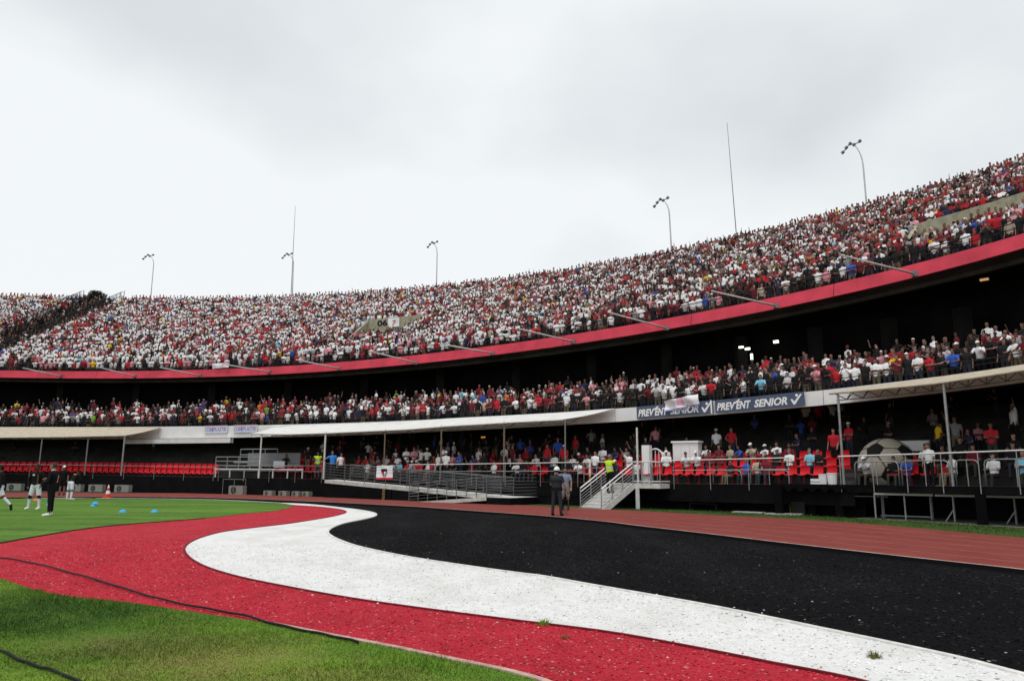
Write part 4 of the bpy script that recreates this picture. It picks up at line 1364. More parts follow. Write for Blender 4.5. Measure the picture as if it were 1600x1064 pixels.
s, p = on(1011, 722, 1.6)
c, n = cn(s)
tx, nn = np.array([-n[1], n[0], 0]), np.array([n[0], n[1], 0])
ty = np.cross(UP, tx)
z0 = deckz(s, 1.6)
t = thing('cabinet', 'tall white cabinet door leaf beside the lone post', 'cabinet', (p[0], p[1], z0))
MB().box((p[0], p[1], z0 + .95), (.42, .3, 1.9), (tx, nn, UP)).build('body', M_FASCIA, t)
MB().box((p[0] - nn[0] * .155, p[1] - nn[1] * .155, z0 + .95), (.34, .012, 1.7), (tx, nn, UP)).build('door', M_WHITE, t)
MB().box((p[0] - nn[0] * .17 + tx[0] * .12, p[1] - nn[1] * .17 + tx[1] * .12, z0 + .95), (.03, .03, .14), (tx, nn, UP)).build('handle', M_GREYSTEEL, t)
s, p = on(1074, 703, 2.9)
z0 = deckz(s, 2.9)
t = thing('white_booth', 'white panelled booth counter in the dark above the staircase seats', 'booth', (p[0], p[1], z0))
for k in range(3):
    MB().box((p[0] + tx[0] * (k - 1) * .46, p[1] + tx[1] * (k - 1) * .46, z0 + .8), (.45, .5, 1.0), (tx, nn, UP)).build('panel', M_FASCIA, t)
MB().box((p[0] - nn[0] * .02, p[1] - nn[1] * .02, z0 + 1.35), (1.5, .6, .09), (tx, nn, UP)).build('top', M_WHITE, t)
# white arched screen between cabinet and booth
s, p = on(1024, 712, 2.2)
z0 = deckz(s, 2.2)
t = thing('arched_screen', 'white arched frame screen between the cabinet and the booth', 'screen', (p[0], p[1], z0))
arc = [p * [1, 1, 0] + UP * z0 + tx * .42 * math.cos(a) * -1 + UP * (.95 + .42 * math.sin(a)) for a in np.linspace(0, math.pi, 11)]
MB().tube([arc[0] * [1, 1, 0] + UP * z0] + arc + [arc[-1] * [1, 1, 0] + UP * z0], .04, 6).build('frame', M_WHITE, t)
for k in (-.2, 0, .2):
    q = p * [1, 1, 0] + UP * z0 + tx * k
    MB().tube([q, q + UP * 1.3], .018, 5).build('bar', M_WHITE, t)
# giant football cut-out panel
s, pc = on(1387, 728, 2.7)
c, n = cn(s)
tx, nn = np.array([n[1], -n[0], 0]), np.array([n[0], n[1], 0])
if tx @ _r < 0:
    tx = -tx
RB = 43 / FPX * (pc - [0, 0, EYE]) @ _f0
z0 = deckz(s, 2.7)
ball = thing('giant_football', 'giant black and cream football half hidden behind seated people', 'football', (pc[0], pc[1], z0))
ctr = np.array([pc[0], pc[1], pc[2]])
bm = bmesh.new()
bmesh.ops.create_icosphere(bm, subdivisions=6, radius=RB)
gold = (1 + 5 ** .5) / 2
ico = np.array([v for a in (-1, 1) for b in (-gold, gold) for v in ((0, a, b), (a, b, 0), (b, 0, a))], float)
ico /= np.linalg.norm(ico, axis=1)[:, None]
Rm = np.array(Matrix.Rotation(.45, 3, 'X') @ Matrix.Rotation(.25, 3, 'Y') @ Matrix.Rotation(.2, 3, 'Z'))
ico = ico @ Rm.T
dod = []
for i in range(12):
    for j in range(i):
        for k in range(j):
            if ico[i] @ ico[j] > .44 and ico[j] @ ico[k] > .44 and ico[i] @ ico[k] > .44:
                q = ico[i] + ico[j] + ico[k]
                dod.append(q / np.linalg.norm(q))
dod = np.array(dod)
sets = {0: [], 1: [], 2: []}
for f in bm.faces:
    q = np.array(f.calc_center_median())
    q /= np.linalg.norm(q)
    a = np.sort(ico @ q)[::-1]
    b = np.sort(dod @ q)[::-1]
    if a[0] / .939 > b[0] / .915:
        sets[1].append(f)
    elif b[0] - b[1] < .022:
        sets[2].append(f)
    else:
        sets[0].append(f)
for k, nm, m, sc_ in ((0, 'cream_panel', M_CREAM, 1.), (1, 'black_panel', M_BLACKPRINT, 1.), (2, 'seam', M_BROWNSTEEL, .985)):
    groups = {}
    for f in sets[k]:
        q = np.array(f.calc_center_median())
        groups.setdefault(int(np.argmax((ico if k == 1 else dod) @ q)) if k < 2 else 0, []).append(f)
    for g_ in groups.values():
        mp_, vv, ff = {}, [], []
        for f in g_:
            if k < 2 and (np.array(f.calc_center_median()) @ (-_f0)) < -.35 * RB:
                continue
            for v in f.verts:
                if v.index not in mp_:
                    mp_[v.index] = len(vv)
                    vv.append(ctr + np.array(v.co) * sc_)
            ff.append(tuple(mp_[v.index] for v in f.verts))
        if ff:
            MB().add(vv, ff).build(nm, m, ball, True)
bm.free()
# white board behind the football
s, p = on(1416, 697, 4.6)
t = thing('white_board', 'white board standing behind the giant football', 'board', tuple(p))
MB().box(p + UP * -.15, (1.9, .05, .75), (tx, nn, UP)).build('panel', M_FASCIA, t)
MB().box(p + UP * -.15 + nn * .05, (1.95, .04, .80), (tx, nn, UP)).build('frame', M_GREYSTEEL, t)
# white drums and trays in the gap left of the football
for px, py, w, h, nm, lb in ((1277, 757, .42, .12, 'tray_stack', 'two stacked white trays in the gap right of the red seats'), (1287, 757, .36, .42, 'plastic_bin', 'white plastic bin next to the stacked trays'), (1301, 756, .40, .46, 'plastic_bin', 'white plastic bin nearest the canopy post')):
    s, p = on(px, py, .35)
    p = S(s, .35, float(z_deck(s)) + .004)
    t = thing(nm, lb, 'bin' if 'bin' in nm else 'trays', tuple(p))
    if 'bin' in nm:
        MB().tube([p, p + UP * h * .92, p + UP * h], [w * .42, w * .5, w * .47], 12).build('body', M_FASCIA, t)
        MB().tube([p + UP * h, p + UP * (h + .03)], w * .53, 12).build('rim', M_WHITE, t)
    else:
        for k in range(2):
            MB().box(p + UP * (.06 + .14 * k), (w, .3, .11), (tx, nn, UP)).build('tray', M_FASCIA, t)
# steps beside the football
s, p = on(1325, 745, 1.0)
t = thing('concrete_steps', 'small pale concrete steps between the bins and the football', 'steps', tuple(S(s, .9, float(z_deck(s)))))
for k in range(4):
    q = S(s, .75 + .28 * k, float(z_deck(s)) + .09 + .16 * k)
    MB().box(q, (.95, .28, .18 + .0), (tx, nn, UP)).build('step', M_DARKCONC if k % 2 else M_STEP, t)
# lit lamps deep under the upper tier
M_LAMP = bpy.data.materials.new('lit_lamp')
M_LAMP.use_nodes = True
pb = M_LAMP.node_tree.nodes['Principled BSDF']
pb.inputs['Emission Color'].default_value = (.92, 1, .80, 1)
pb.inputs['Emission Strength'].default_value = 3.
M_AMBER = bpy.data.materials.new('amber_lamp')
M_AMBER.use_nodes = True
pb = M_AMBER.node_tree.nodes['Principled BSDF']
pb.inputs['Emission Color'].default_value = (1, .45, .08, 1)
pb.inputs['Emission Strength'].default_value = .35
for px, py, sz, m, lb in ((1158, 542.5, (.26, .10, .10), M_LAMP, 'lit lamp under the upper tier, left one of the close pair'), (1168, 545, (.28, .10, .12), M_LAMP, 'lit lamp under the upper tier, right one of the close pair'), (1212.5, 534, (.28, .10, .14), M_LAMP, 'lit lamp under the upper tier above the end of the right banner'), (1174.5, 557.5, (.10, .10, .36), M_LAMP, 'bright upright lit slit lamp below the close pair of lamps')):
    s, p = on(px, py, 9.6)
    t = thing('ceiling_lamp', lb, 'lamp', tuple(p), 'lit lamps under the upper tier')
    MB().box(p, sz, (tx, nn, UP)).build('diffuser', m, t)
    MB().box(p + UP * (sz[2] / 2 + .03) + nn * .05, (sz[0] + .08, .12, .05), (tx, nn, UP)).build('housing', M_BLACKSTEEL, t)
for px, py, off, lb in ((1538, 437, 8.6, 'dim amber lamp on the dark ceiling at the right'), (755, 683, 6.0, 'pair of small amber lamps in the dark above the ramp')):
    s, p = on(px, py, off)
    t = thing('amber_lamp', lb, 'lamp', tuple(p))
    MB().box(p, (.35, .10, .10), (tx, nn, UP)).build('diffuser', M_AMBER, t)
    MB().box(p + UP * .08, (.4, .14, .05), (tx, nn, UP)).build('housing', M_BLACKSTEEL, t)
# the tree showing over the rim at the far left
s, p = on(148, 463, 36)
tree = thing('tree', 'dark round tree crown showing over the rim at the far left', 'tree', (p[0], p[1], 0))
MB().tube([(p[0], p[1], 0), (p[0] + .3, p[1], p[2] * .55), (p[0], p[1], p[2] - .6)], [.6, .4, .18], 8).build('trunk', M_BROWNSTEEL, tree)
mb = MB()
for i in range(5200):
    d = rng.normal(size=3)
    d /= np.linalg.norm(d)
    r = rng.random() ** .4
    lobe = [(.3, 0, -.2, 1.15, .95), (-1.1, .5, -.6, 1.1, .6), (.2, 1, -1.5, 1.8, 1.0)][rng.integers(3)]
    q = p + np.array(lobe[:3]) + d * r * np.array([lobe[3], lobe[3], lobe[4]])
    a = rng.normal(size=3) * .13
    b = rng.normal(size=3) * .13
    mb.add([q, q + a, q + b], [(0, 1, 2)])
mb.build('crown', material('dark_leaves', (.022, .035, .018), .9, .4, 2), tree)
# ------------------------------------------------------------------ people
def nrm(v):
    v = np.asarray(v, float)
    return v / np.linalg.norm(v)


class Pose:
    """joint positions of a 1.75 m figure that faces -Y; directions are given per limb"""

    def __init__(self, armR=((-.25, .02, -1), (-.08, -.25, -1)), armL=((.25, .02, -1), (.08, -.25, -1)), legR=((-.06, 0, -1), (-.02, .04, -1)), legL=((.06, 0, -1), (.02, .04, -1)),
                 lean=0., side=0., head=(0., 0.), hip=.93, twist=0.):
        R = np.array(Matrix.Rotation(twist, 3, 'Z')) @ np.array(Matrix.Rotation(side, 3, 'Y')) @ np.array(Matrix.Rotation(lean, 3, 'X'))
        H = np.array([0, 0, hip])
        up = lambda x, y, z: H + R @ np.array([x, y, z - .93])
        self.R, self.H, self.up = R, H, up
        self.sh = {-1: up(-.182, 0, 1.41), 1: up(.182, 0, 1.41)}
        self.el, self.wr, self.hd = {}, {}, {}
        for k, a in ((-1, armR), (1, armL)):
            u, f = nrm(a[0]), nrm(a[1])
            if len(a) < 3:                    # arms move with the leaning trunk unless told otherwise
                pass
            self.el[k] = self.sh[k] + u * .285
            self.wr[k] = self.el[k] + f * .25
            self.hd[k] = self.wr[k] + f * .085
        self.hip = {k: H + np.array([.088 * k, 0, -.02]) for k in (-1, 1)}
        self.kn, self.an, self.to = {}, {}, {}
        for k, l in ((-1, legR), (1, legL)):
            t, s_ = nrm(l[0]), nrm(l[1])
            self.kn[k] = self.hip[k] + t * .42
            self.an[k] = self.kn[k] + s_ * .415
            fwd = nrm(np.array([s_[0] * .2, -1 + 0 * s_[1], 0]))
            fd_ = nrm(np.cross(np.cross(s_, fwd), s_))
            self.to[k] = self.an[k] + fd_ * .17 + s_ * .045
            if len(l) > 2:
                self.to[k] = self.an[k] + nrm(l[2]) * .19
        Rh = R @ np.array(Matrix.Rotation(head[0], 3, 'Z')) @ np.array(Matrix.Rotation(head[1], 3, 'X'))
        self.neck = up(0, .01, 1.46)
        self.hc = up(0, -.012, 1.56) + Rh @ np.array([0, -.01, .09])
        self.Rh = Rh


ZONES = ['head', 'torso', 'upper_arm', 'forearm', 'hand', 'pelvis', 'thigh', 'shin', 'foot']
Z = {n: i for i, n in enumerate(ZONES)}


def build_body(pose, voxel=.022, fat=1., hands=False, nseg=10, knees=True):
    mb = MB()
    bones = []

    def cap(zone, a, b, ra, rb, n=nseg):
        a, b = np.asarray(a), np.asarray(b)
        d = nrm(b - a)
        pts = [a - d * ra * .9, a - d * ra * .5, a, b, b + d * rb * .5, b + d * rb * .9]
        mb.tube(pts, [ra * .35, ra * .85, ra, rb, rb * .85, rb * .35], n)
        bones.append((Z[zone], a, b, (ra + rb) / 2))

    ps = pose
    rings = [(.84, .11, .085), (.90, .158, .115), (.98, .162, .118), (1.08, .150, .108), (1.20, .160, .115), (1.32, .182, .122), (1.40, .165, .105), (1.455, .105, .075), (1.475, .06, .055)]
    P = []
    for z, rx, ry in rings:
        rx, ry = rx * (1 + (fat - 1) * .7), ry * (1 + (fat - 1) * (1.3 if z < 1.2 else .7))
        P.append([ps.up(rx * math.cos(a), ry * math.sin(a) - (fat - 1) * .1 * (1 if z < 1.25 else 0), z) for a in np.linspace(0, 2 * math.pi, 15)[:-1]])
    o = len(mb.v)
    mb.grid(P, close=True)
    n = 14
    mb.f += [tuple(o + k for k in range(n))[::-1], tuple(o + (len(rings) - 1) * n + k for k in range(n))]
    mb.m += [0, 0]
    bones += [(Z['torso'], ps.up(0, 0, 1.02), ps.up(0, 0, 1.40), .14), (Z['pelvis'], ps.up(-.06, 0, .91), ps.up(.06, 0, .91), .12)]
    cap('head', ps.neck, ps.neck * .35 + ps.hc * .65, .058 * fat ** .5, .055)
    bones[-1] = (Z['head'], ps.neck + (ps.hc - ps.neck) * .35, ps.hc, .06)
    hx = lambda x, y, z: ps.hc + ps.Rh @ np.array([x, y, z])
    mb.ball(ps.hc + ps.Rh @ np.array([0, .012, .022]), (.076, .094, .098), 14, 10, ax=ps.Rh.T)
    mb.ball(hx(0, -.03, -.05), (.056, .062, .068), 12, 8, ax=ps.Rh.T)
    bones.append((Z['head'], hx(0, 0, -.03), hx(0, 0, .06), .085))
    if hands:
        mb.tube([hx(0, -.078, .025), hx(0, -.103, -.018), hx(0, -.085, -.03)], [.010, .017, .012], 8)
        for k in (-1, 1):
            mb.ball(hx(.078 * k, .015, -.005), (.012, .022, .034), 8, 6, ax=ps.Rh.T)
        mb.tube([hx(-.024, -.083, -.060), hx(.024, -.083, -.060)], .010, 8)
    for k in (-1, 1):
        cap('upper_arm', ps.sh[k], ps.el[k], .058 * fat ** .5, .043 * fat ** .5)
        cap('forearm', ps.el[k], ps.wr[k], .042 * fat ** .5, .029)
        f = nrm(ps.wr[k] - ps.el[k])
        if hands:
            sidev = nrm(np.cross(f, [0, -1, .3])) if abs(f[1]) < .9 else np.array([1., 0, 0])
            pn = nrm(np.cross(sidev, f))
            mb.ball(ps.wr[k] + f * .05, (.018, .042, .056), 10, 7, ax=np.stack([pn, sidev, f]))
            for q, (w, ln) in enumerate(((-.030, .066), (-.010, .078), (.010, .073), (.029, .056))):
                a = ps.wr[k] + f * .088 + sidev * w
                b = a + nrm(f + pn * .25) * ln * .55
                c = b + nrm(f + pn * .75) * ln * .5
                mb.tube([a - f * .03, a, b, c], [.0105, .0105, .0095, .0075], 7)
            th = ps.wr[k] + f * .03 + sidev * .036
            mb.tube([th - sidev * .02, th + nrm(sidev + f * .8) * .03, th + nrm(sidev * .5 + f + pn * .4) * .066], [.0125, .012, .009], 7)
            bones.append((Z['hand'], ps.wr[k] + f * .02, ps.wr[k] + f * .16, .03))
        else:
            cap('hand', ps.wr[k] + f * .03, ps.wr[k] + f * .11, .036, .030, 8)
        cap('thigh', ps.hip[k], ps.kn[k], .088 * fat ** .5, .060)
        cap('shin', ps.kn[k], ps.an[k], .058, .040)
        cap('foot', ps.an[k] + nrm(ps.an[k] - ps.kn[k]) * .03, ps.to[k], .042, .036)
    me = mb.mesh('raw', [])
    o = bpy.data.objects.new('raw', me)
    COL.objects.link(o)
    m = o.modifiers.new('r', 'REMESH')
    m.mode = 'VOXEL'
    m.voxel_size = voxel
    m.use_smooth_shade = True
    s_ = o.modifiers.new('s', 'SMOOTH')
    s_.factor, s_.iterations = .45, 2 if hands else 3
    return o, bones


def eval_mesh(o, tris=None):
    d = None
    if tris:
        d = o.modifiers.new('d', 'DECIMATE')
        bpy.context.view_layer.update()
        dg = bpy.context.evaluated_depsgraph_get()
        d.show_viewport = False
        dg.update()
        n = len(o.evaluated_get(dg).data.polygons) * 2
        d.ratio = min(1, tris / max(n, 1))
        d.show_viewport = True
    dg = bpy.context.evaluated_depsgraph_get()
    dg.update()
    me = bpy.data.meshes.new_from_object(o.evaluated_get(dg))
    if d:
        o.modifiers.remove(d)
    V = np.empty(len(me.vertices) * 3)
    me.vertices.foreach_get('co', V)
    V = V.reshape(-1, 3)
    Nn = np.empty(len(me.vertices) * 3)
    me.vertices.foreach_get('normal', Nn)
    F = [tuple(p.vertices) for p in me.polygons]
    bpy.data.meshes.remove(me)
    return V, F, Nn.reshape(-1, 3)


def zones_of(V, F, bones):
    C = np.array([V[list(f)].mean(0) for f in F])
    best = np.full(len(F), 1e9)
    zn = np.zeros(len(F), int)
    tt = np.zeros(len(F))
    for z, a, b, r in bones:
        d = b - a
        t = np.clip(((C - a) @ d) / (d @ d), 0, 1)
        e = np.linalg.norm(C - a - t[:, None] * d, axis=1) / (r + .02)
        k = e < best
        best[k], zn[k], tt[k] = e[k], z, t[k]
    return C, zn, tt


def submesh(name, V, F, N, keep, inflate, mats, smooth=True):
    idx = [i for i, k in enumerate(keep) if k]
    used = sorted({v for i in idx for v in F[i]})
    mp_ = {v: j for j, v in enumerate(used)}
    me = bpy.data.meshes.new(name)
    me.from_pydata((V[used] + N[used] * inflate).tolist(), [], [tuple(mp_[v] for v in F[i]) for i in idx])
    for m in (mats if isinstance(mats, (list, tuple)) else [mats]):
        me.materials.append(m)
    if smooth:
        me.shade_smooth()
    return me


def hair_rule(C, zn, ps, style='short'):
    q = (C - ps.hc) @ ps.Rh
    h = (zn == 0)
    r = h & (((q[:, 2] > .062) & (q[:, 1] > -.085)) | ((q[:, 1] > .02) & (q[:, 2] > -.03)))
    if style == 'long':
        r |= h & (q[:, 1] > -.005) & (q[:, 2] > -.10) & (np.abs(q[:, 0]) > .0)
    return r


def colmat(name, c, rough=.9):
    return material(name, c, rough)


SKINS = [(.30, .165, .125), (.23, .12, .088), (.15, .078, .055), (.075, .038, .027), (.36, .22, .175)]


# -------------------------------- the figures one can tell apart
def hero(label, px, py, pose, rz, height, skin, shirt, trousers, shoes, sleeve='long', legs='long', z=0.02, group=None, socks=None, hair=(.012, .010, .009), hairstyle='short', extras=None, fat=1., at_point=None, knee=None):
    o, bones = build_body(pose, .0125, fat, True, 12)
    V, F, N = eval_mesh(o, 9000)
    bpy.data.objects.remove(o)
    zmin = V[:, 2].min()
    V = V - np.array([0, 0, zmin])
    bones = [(a, b - [0, 0, zmin], c - [0, 0, zmin], r) for a, b, c, r in bones]
    pose.hc = pose.hc - np.array([0, 0, zmin])
    C, zn, tt = zones_of(V, F, bones)
    p = at(px, py, z) if at_point is None else np.asarray(at_point)
    t = thing('person', label, 'person', tuple(p), group, rz)
    t.scale = (height / 1.75,) * 3
    body = submesh('body', V, F, N, np.ones(len(F), bool), 0, colmat('skin_%d' % int(skin[0] * 1000), skin, .55))
    link('body', body, t).matrix_parent_inverse = Matrix()

    def part(nm, keep, infl, mat):
        if np.any(keep):
            c = link(nm, submesh(nm, V, F, N, keep, infl, mat), t)
            c.matrix_parent_inverse = Matrix()
            return c
    is_t = (zn == Z['torso'])
    legd = {}
    for lr in (-1, 1):
        a, b, c_ = pose.kn[lr] - [0, 0, zmin], pose.an[lr] - [0, 0, zmin], pose.to[lr] - [0, 0, zmin]
        legd[lr] = np.minimum.reduce([np.linalg.norm(C - (a * (1 - w) + b * w), axis=1) for w in np.linspace(-.3, 1, 9)] + [np.linalg.norm(C - (b * (1 - w) + c_ * w), axis=1) for w in (.25, .5, .75, 1)])
    side_of = np.where(legd[-1] < legd[1], -1, 1)
    ua = (zn == Z['upper_arm'])
    fa = (zn == Z['forearm'])
    sh = is_t | (ua if sleeve == 'long' else ua & (tt < .72)) | (fa if sleeve == 'long' else False)
    part('shirt' if sleeve != 'long' else 'jacket', sh | ((zn == Z['pelvis']) & (C[:, 2] > pose.H[2] - zmin + .0)), .014, shirt)
    tr = (zn == Z['pelvis']) | ((zn == Z['thigh']) if legs != 'short' else ((zn == Z['thigh']) & (tt < .86))) | ((zn == Z['shin']) & (tt < .9) if legs == 'long' else False)
    part('trousers' if legs == 'long' else 'shorts', tr, .011 if legs == 'long' else .022, trousers)
    if socks:
        for lr in (-1, 1):
            part('sock', (zn == Z['shin']) & (tt > .12) & (side_of == lr), .008, socks)
    if knee:
        for lr in (-1, 1):
            part('knee_sleeve', (((zn == Z['thigh']) & (tt >= .80)) | ((zn == Z['shin']) & (tt < .16))) & (side_of == lr), .010, knee)
    for lr in (-1, 1):
        part('shoe', ((zn == Z['foot']) | ((zn == Z['shin']) & (tt > (.9 if not socks else .97)))) & (side_of == lr), .012, shoes)
    if hair:
        part('hair', hair_rule(C, zn, pose, hairstyle), .012, colmat('dark_hair_%d' % int(hair[0] * 1000), hair))
    hx = lambda x, y, zz: pose.hc + pose.Rh @ np.array([x, y, zz])
    eb = MB()
    for k in (-1, 1):
        eb.ball(hx(.031 * k, -.083, .022), (.011, .006, .006), 8, 6, mi=0, ax=pose.Rh.T)
    e = eb.build('eyes', colmat('eye_dark', (.02, .015, .012), .3), t)
    e.matrix_parent_inverse = Matrix()
    e = MB().tube([hx(-.022, -.098, -.058), hx(0, -.102, -.056), hx(.022, -.098, -.058)], .004, 5).build('mouth', colmat('lip', (.22, .07, .06)), t)
    e.matrix_parent_inverse = Matrix()
    if extras:
        extras(t, V, F, N, C, zn, tt, pose, part, hx)
    return t


def child(mb, nm, m, t, smooth=False):
    o = mb.build(nm, m, t, smooth)
    o.matrix_parent_inverse = Matrix()
    return o


M_JET = colmat('jet_black_cloth', (.008, .008, .009))
M_DARKGREY = colmat('police_grey_cloth', (.030, .032, .037))
M_SHOEW = colmat('white_shoe', (.72, .68, .66), .6)
M_SHOEB = colmat('black_shoe', (.010, .010, .011), .4)
M_SHORTW = colmat('white_shorts', (.72, .72, .80))
M_SOCKW = colmat('white_sock', (.68, .68, .78))
M_VEST = colmat('hi_vis_cloth', (.46, .72, .03), .7)
FIELD = 'people beside the pitch'


def face(px, py, tx_, ty_):
    """heading so that the figure standing at a looks towards b"""
    a, b = at(px, py), at(tx_, ty_)
    d = b - a
    return math.atan2(d[0], -d[1])


LOOKL = -1.35                                 # facing towards the left of the pitch


def coach_x(t, V, F, N, C, zn, tt, pose, part, hx):
    part('collar', (zn == Z['head']) & (C[:, 2] < pose.hc[2] - .115), .016, colmat('white_collar', (.7, .7, .7)))
    child(MB().ball(pose.sh[1] + np.array([.055, 0, -.12]), (.02, .035, .04), 8, 6), 'sleeve_badge', colmat('pale_badge', (.45, .5, .5)), t)
    child(MB().ball(pose.up(-.08, -.128, 1.33), (.035, .012, .03), 8, 6), 'chest_badge', M_SHOEW, t)


hero('coach in black tracksuit with white collar and pale shoes on the lawn', 76, 806, Pose(armR=((-.25, -.25, -1), (.95, -.55, .18)), armL=((.30, -.2, -1), (-.95, -.6, .22)), legR=((-.16, -.02, -1), (-.06, .04, -1)), legL=((.13, .08, -1), (.07, .06, -1)), head=(-.1, .05)), LOOKL, 1.90, SKINS[0], M_JET, M_JET, M_SHOEW, group=FIELD, hair=(.05, .045, .04), extras=coach_x)


def play_x(t, V, F, N, C, zn, tt, pose, part, hx):
    child(MB().ball(pose.up(-.07, -.128, 1.36), (.05, .012, .03), 8, 6), 'chest_badge', M_SHOEW, t)
    child(MB().box(pose.up(.10, -.13, 1.2), (.035, .02, .35)), 'bib_stripe', colmat('brown_stripe', (.16, .07, .02)), t)


hero('player in dark bib and white shorts standing behind the coach', 52, 796, Pose(armR=((-.45, .1, -1), (.2, -.45, -1)), armL=((.4, .1, -1), (-.1, -.6, -.8)), legR=((-.20, -.05, -1), (-.10, .08, -1)), legL=((.15, .03, -1), (.06, .08, -1))), .1, 1.84, SKINS[3], M_JET, M_SHORTW, M_SHOEW, 'long', 'short', group=FIELD, socks=M_SOCKW, extras=play_x, knee=M_JET)
hero('player in dark top striding out at the left edge with black boots', -4, 797, Pose(armR=((-.3, -.4, -1), (0, -.6, -.7)), armL=((.35, .4, -1), (.1, .1, -1)), legR=((-.05, -.42, -1), (0, .10, -1)), legL=((.10, .45, -1), (.05, .95, -1), (.1, .25, -1)), lean=.08), LOOKL + .1, 1.82, SKINS[2], M_JET, M_SHORTW, M_SHOEB, 'long', 'short', group=FIELD, socks=M_SOCKW, extras=lambda t, V, F, N, C, zn, tt, pose, part, hx: child(MB().ball(pose.up(.06, -.13, 1.36), (.05, .012, .03), 8, 6), 'chest_badge', M_SHOEW, t) and None)


def bend_x(t, V, F, N, C, zn, tt, pose, part, hx):
    child(MB().tube([pose.up(-.10, .085, 1.43), pose.up(0, .11, 1.42), pose.up(.10, .085, 1.43)], .028, 7), 'yellow_collar', colmat('yellow_cloth', (.75, .50, .02)), t)


hero('far player bending in dark top with yellow collar and white shorts', 108, 781, Pose(armR=((-.35, -.5, -1), (.2, -.5, -.9)), armL=((.35, -.5, -1), (-.2, -.5, -.9)), legR=((-.14, -.05, -1), (-.06, .08, -1)), legL=((.14, .04, -1), (.05, .05, -1)), lean=.55, head=(0, .35)), math.pi - .5, 1.72, SKINS[3], M_JET, M_SHORTW, M_SHOEW, 'long', 'short', group=FIELD, socks=M_SOCKW, extras=bend_x)


def cap_x(color, visor=True, helmet=False, nm='cap'):
    def f(t, V, F, N, C, zn, tt, pose, part, hx):
        m = colmat('headgear_%d_%d_%d' % tuple(int(c * 100) for c in color), color, .35 if helmet else .8)
        mb = MB()
        k = 1.3 if helmet else 1.0
        P = []
        for b in np.linspace(.05, 1.75 if helmet else 1.45, 8):
            P.append([hx(.088 * k * math.sin(b) * math.cos(a), .012 + .108 * k * math.sin(b) * math.sin(a), .03 + .105 * k * math.cos(b)) for a in np.linspace(0, 6.283, 17)[:-1]])
        mb.grid(P, close=True)
        mb.add(P[0], [tuple(range(16))])
        if visor:
            mb.grid([[hx(.075 * math.cos(a), -.085 + .07 * w * math.sin(a) - .02, .045 - .012 * w) for a in np.linspace(math.pi, 2 * math.pi, 9)] for w in (0, 1)])
        child(mb, 'helmet' if helmet else nm, m, t, True)
    return f


hero('far person in dark clothes and white cap behind the bending player', 96, 773.5, Pose(), .3, 1.80, SKINS[1], M_JET, M_JET, M_SHOEB, 'short', 'short', z=Z_TRACK, group=FIELD, extras=cap_x((.8, .8, .8)))


def police_x(t, V, F, N, C, zn, tt, pose, part, hx):
    cap_x((.80, .80, .79), False, True)(t, V, F, N, C, zn, tt, pose, part, hx)
    part('belt', ((zn == Z['pelvis']) | (zn == Z['torso'])) & (abs(C[:, 2] - pose.up(0, 0, 1.0)[2] + 0) < .045), .026, M_JET)
    child(MB().ball(pose.sh[-1] + np.array([-.055, 0, -.10]), (.022, .045, .055), 8, 6), 'sleeve_badge', colmat('pale_badge2', (.55, .58, .6)), t)
    child(MB().box(pose.up(.19, .02, .86), (.06, .12, .20)), 'holster', M_JET, t)


PP = at(870, 805.5, Z_TRACK)
hero('policeman in dark grey uniform and white helmet standing on the track', 870, 805.5, Pose(armR=((-.42, .0, -1), (-.42, -.30, -1)), armL=((.22, -.25, -1), (-.15, -.9, -.25)), legR=((-.13, 0, -1), (-.08, .05, -1)), legL=((.10, .02, -1), (.07, .06, -1)), head=(.0, .12)), math.pi - .35, 1.80, SKINS[0], M_DARKGREY, M_DARKGREY, M_SHOEB, 'short', z=Z_TRACK, group=FIELD, extras=police_x, fat=1.28)
# clear shield standing by his leg
M_CLEAR = bpy.data.materials.new('clear_polycarbonate')
M_CLEAR.use_nodes = True
pb = M_CLEAR.node_tree.nodes['Principled BSDF']
pb.inputs['Base Color'].default_value = (.75, .78, .80, 1)
pb.inputs['Transmission Weight'].default_value = 1.
pb.inputs['IOR'].default_value = 1.1
pb.inputs['Roughness'].default_value = .08
sp = PP + np.array([.26, .30, 0])
sp = sp + np.array([.06, 0, 0])
t = thing('riot_shield', 'clear riot shield held low beside the leg of the policeman', 'shield', tuple(sp))
P = [[sp + np.array([.20 * math.sin(a), .10 * (1 - math.cos(a)) * 3, z]) for a in np.linspace(-.9, .9, 9)] for z in (.03, .3, .6, .85)]
mb = MB().grid(P)
mb.grid([[q + np.array([0, .006, 0]) for q in r][::-1] for r in P])
mb.build('pane', M_CLEAR, t, True)
MB().box(sp + np.array([0, .05, .6]), (.25, .03, .06)).build('handle', M_BLACKSTEEL, t)
hero('man in blue grey shirt and grey shorts beyond the policeman raising a hand', 883.5, 796.5, Pose(armR=((-.75, -.35, .15), (.35, -.2, 1)), armL=((.3, -.1, -1), (0, -.5, -1)), head=(.2, 0)), -.2, 1.84, SKINS[0], colmat('blue_grey_cloth', (.20, .25, .34)), colmat('grey_cloth', (.22, .215, .20)), M_SHOEB, 'short', 'short', z=Z_TRACK, group=FIELD, socks=M_JET)


def vest_x(t, V, F, N, C, zn, tt, pose, part, hx):
    part('vest', (zn == Z['torso']) | ((zn == Z['upper_arm']) & (tt < .15)), .034, M_VEST)
    q = np.array([c for c in C])
    part('reflective_band', (zn == Z['torso']) & (abs(C[:, 2] - pose.up(0, 0, 1.16)[2]) < .03), .040, colmat('silver_band', (.6, .62, .6), .4))


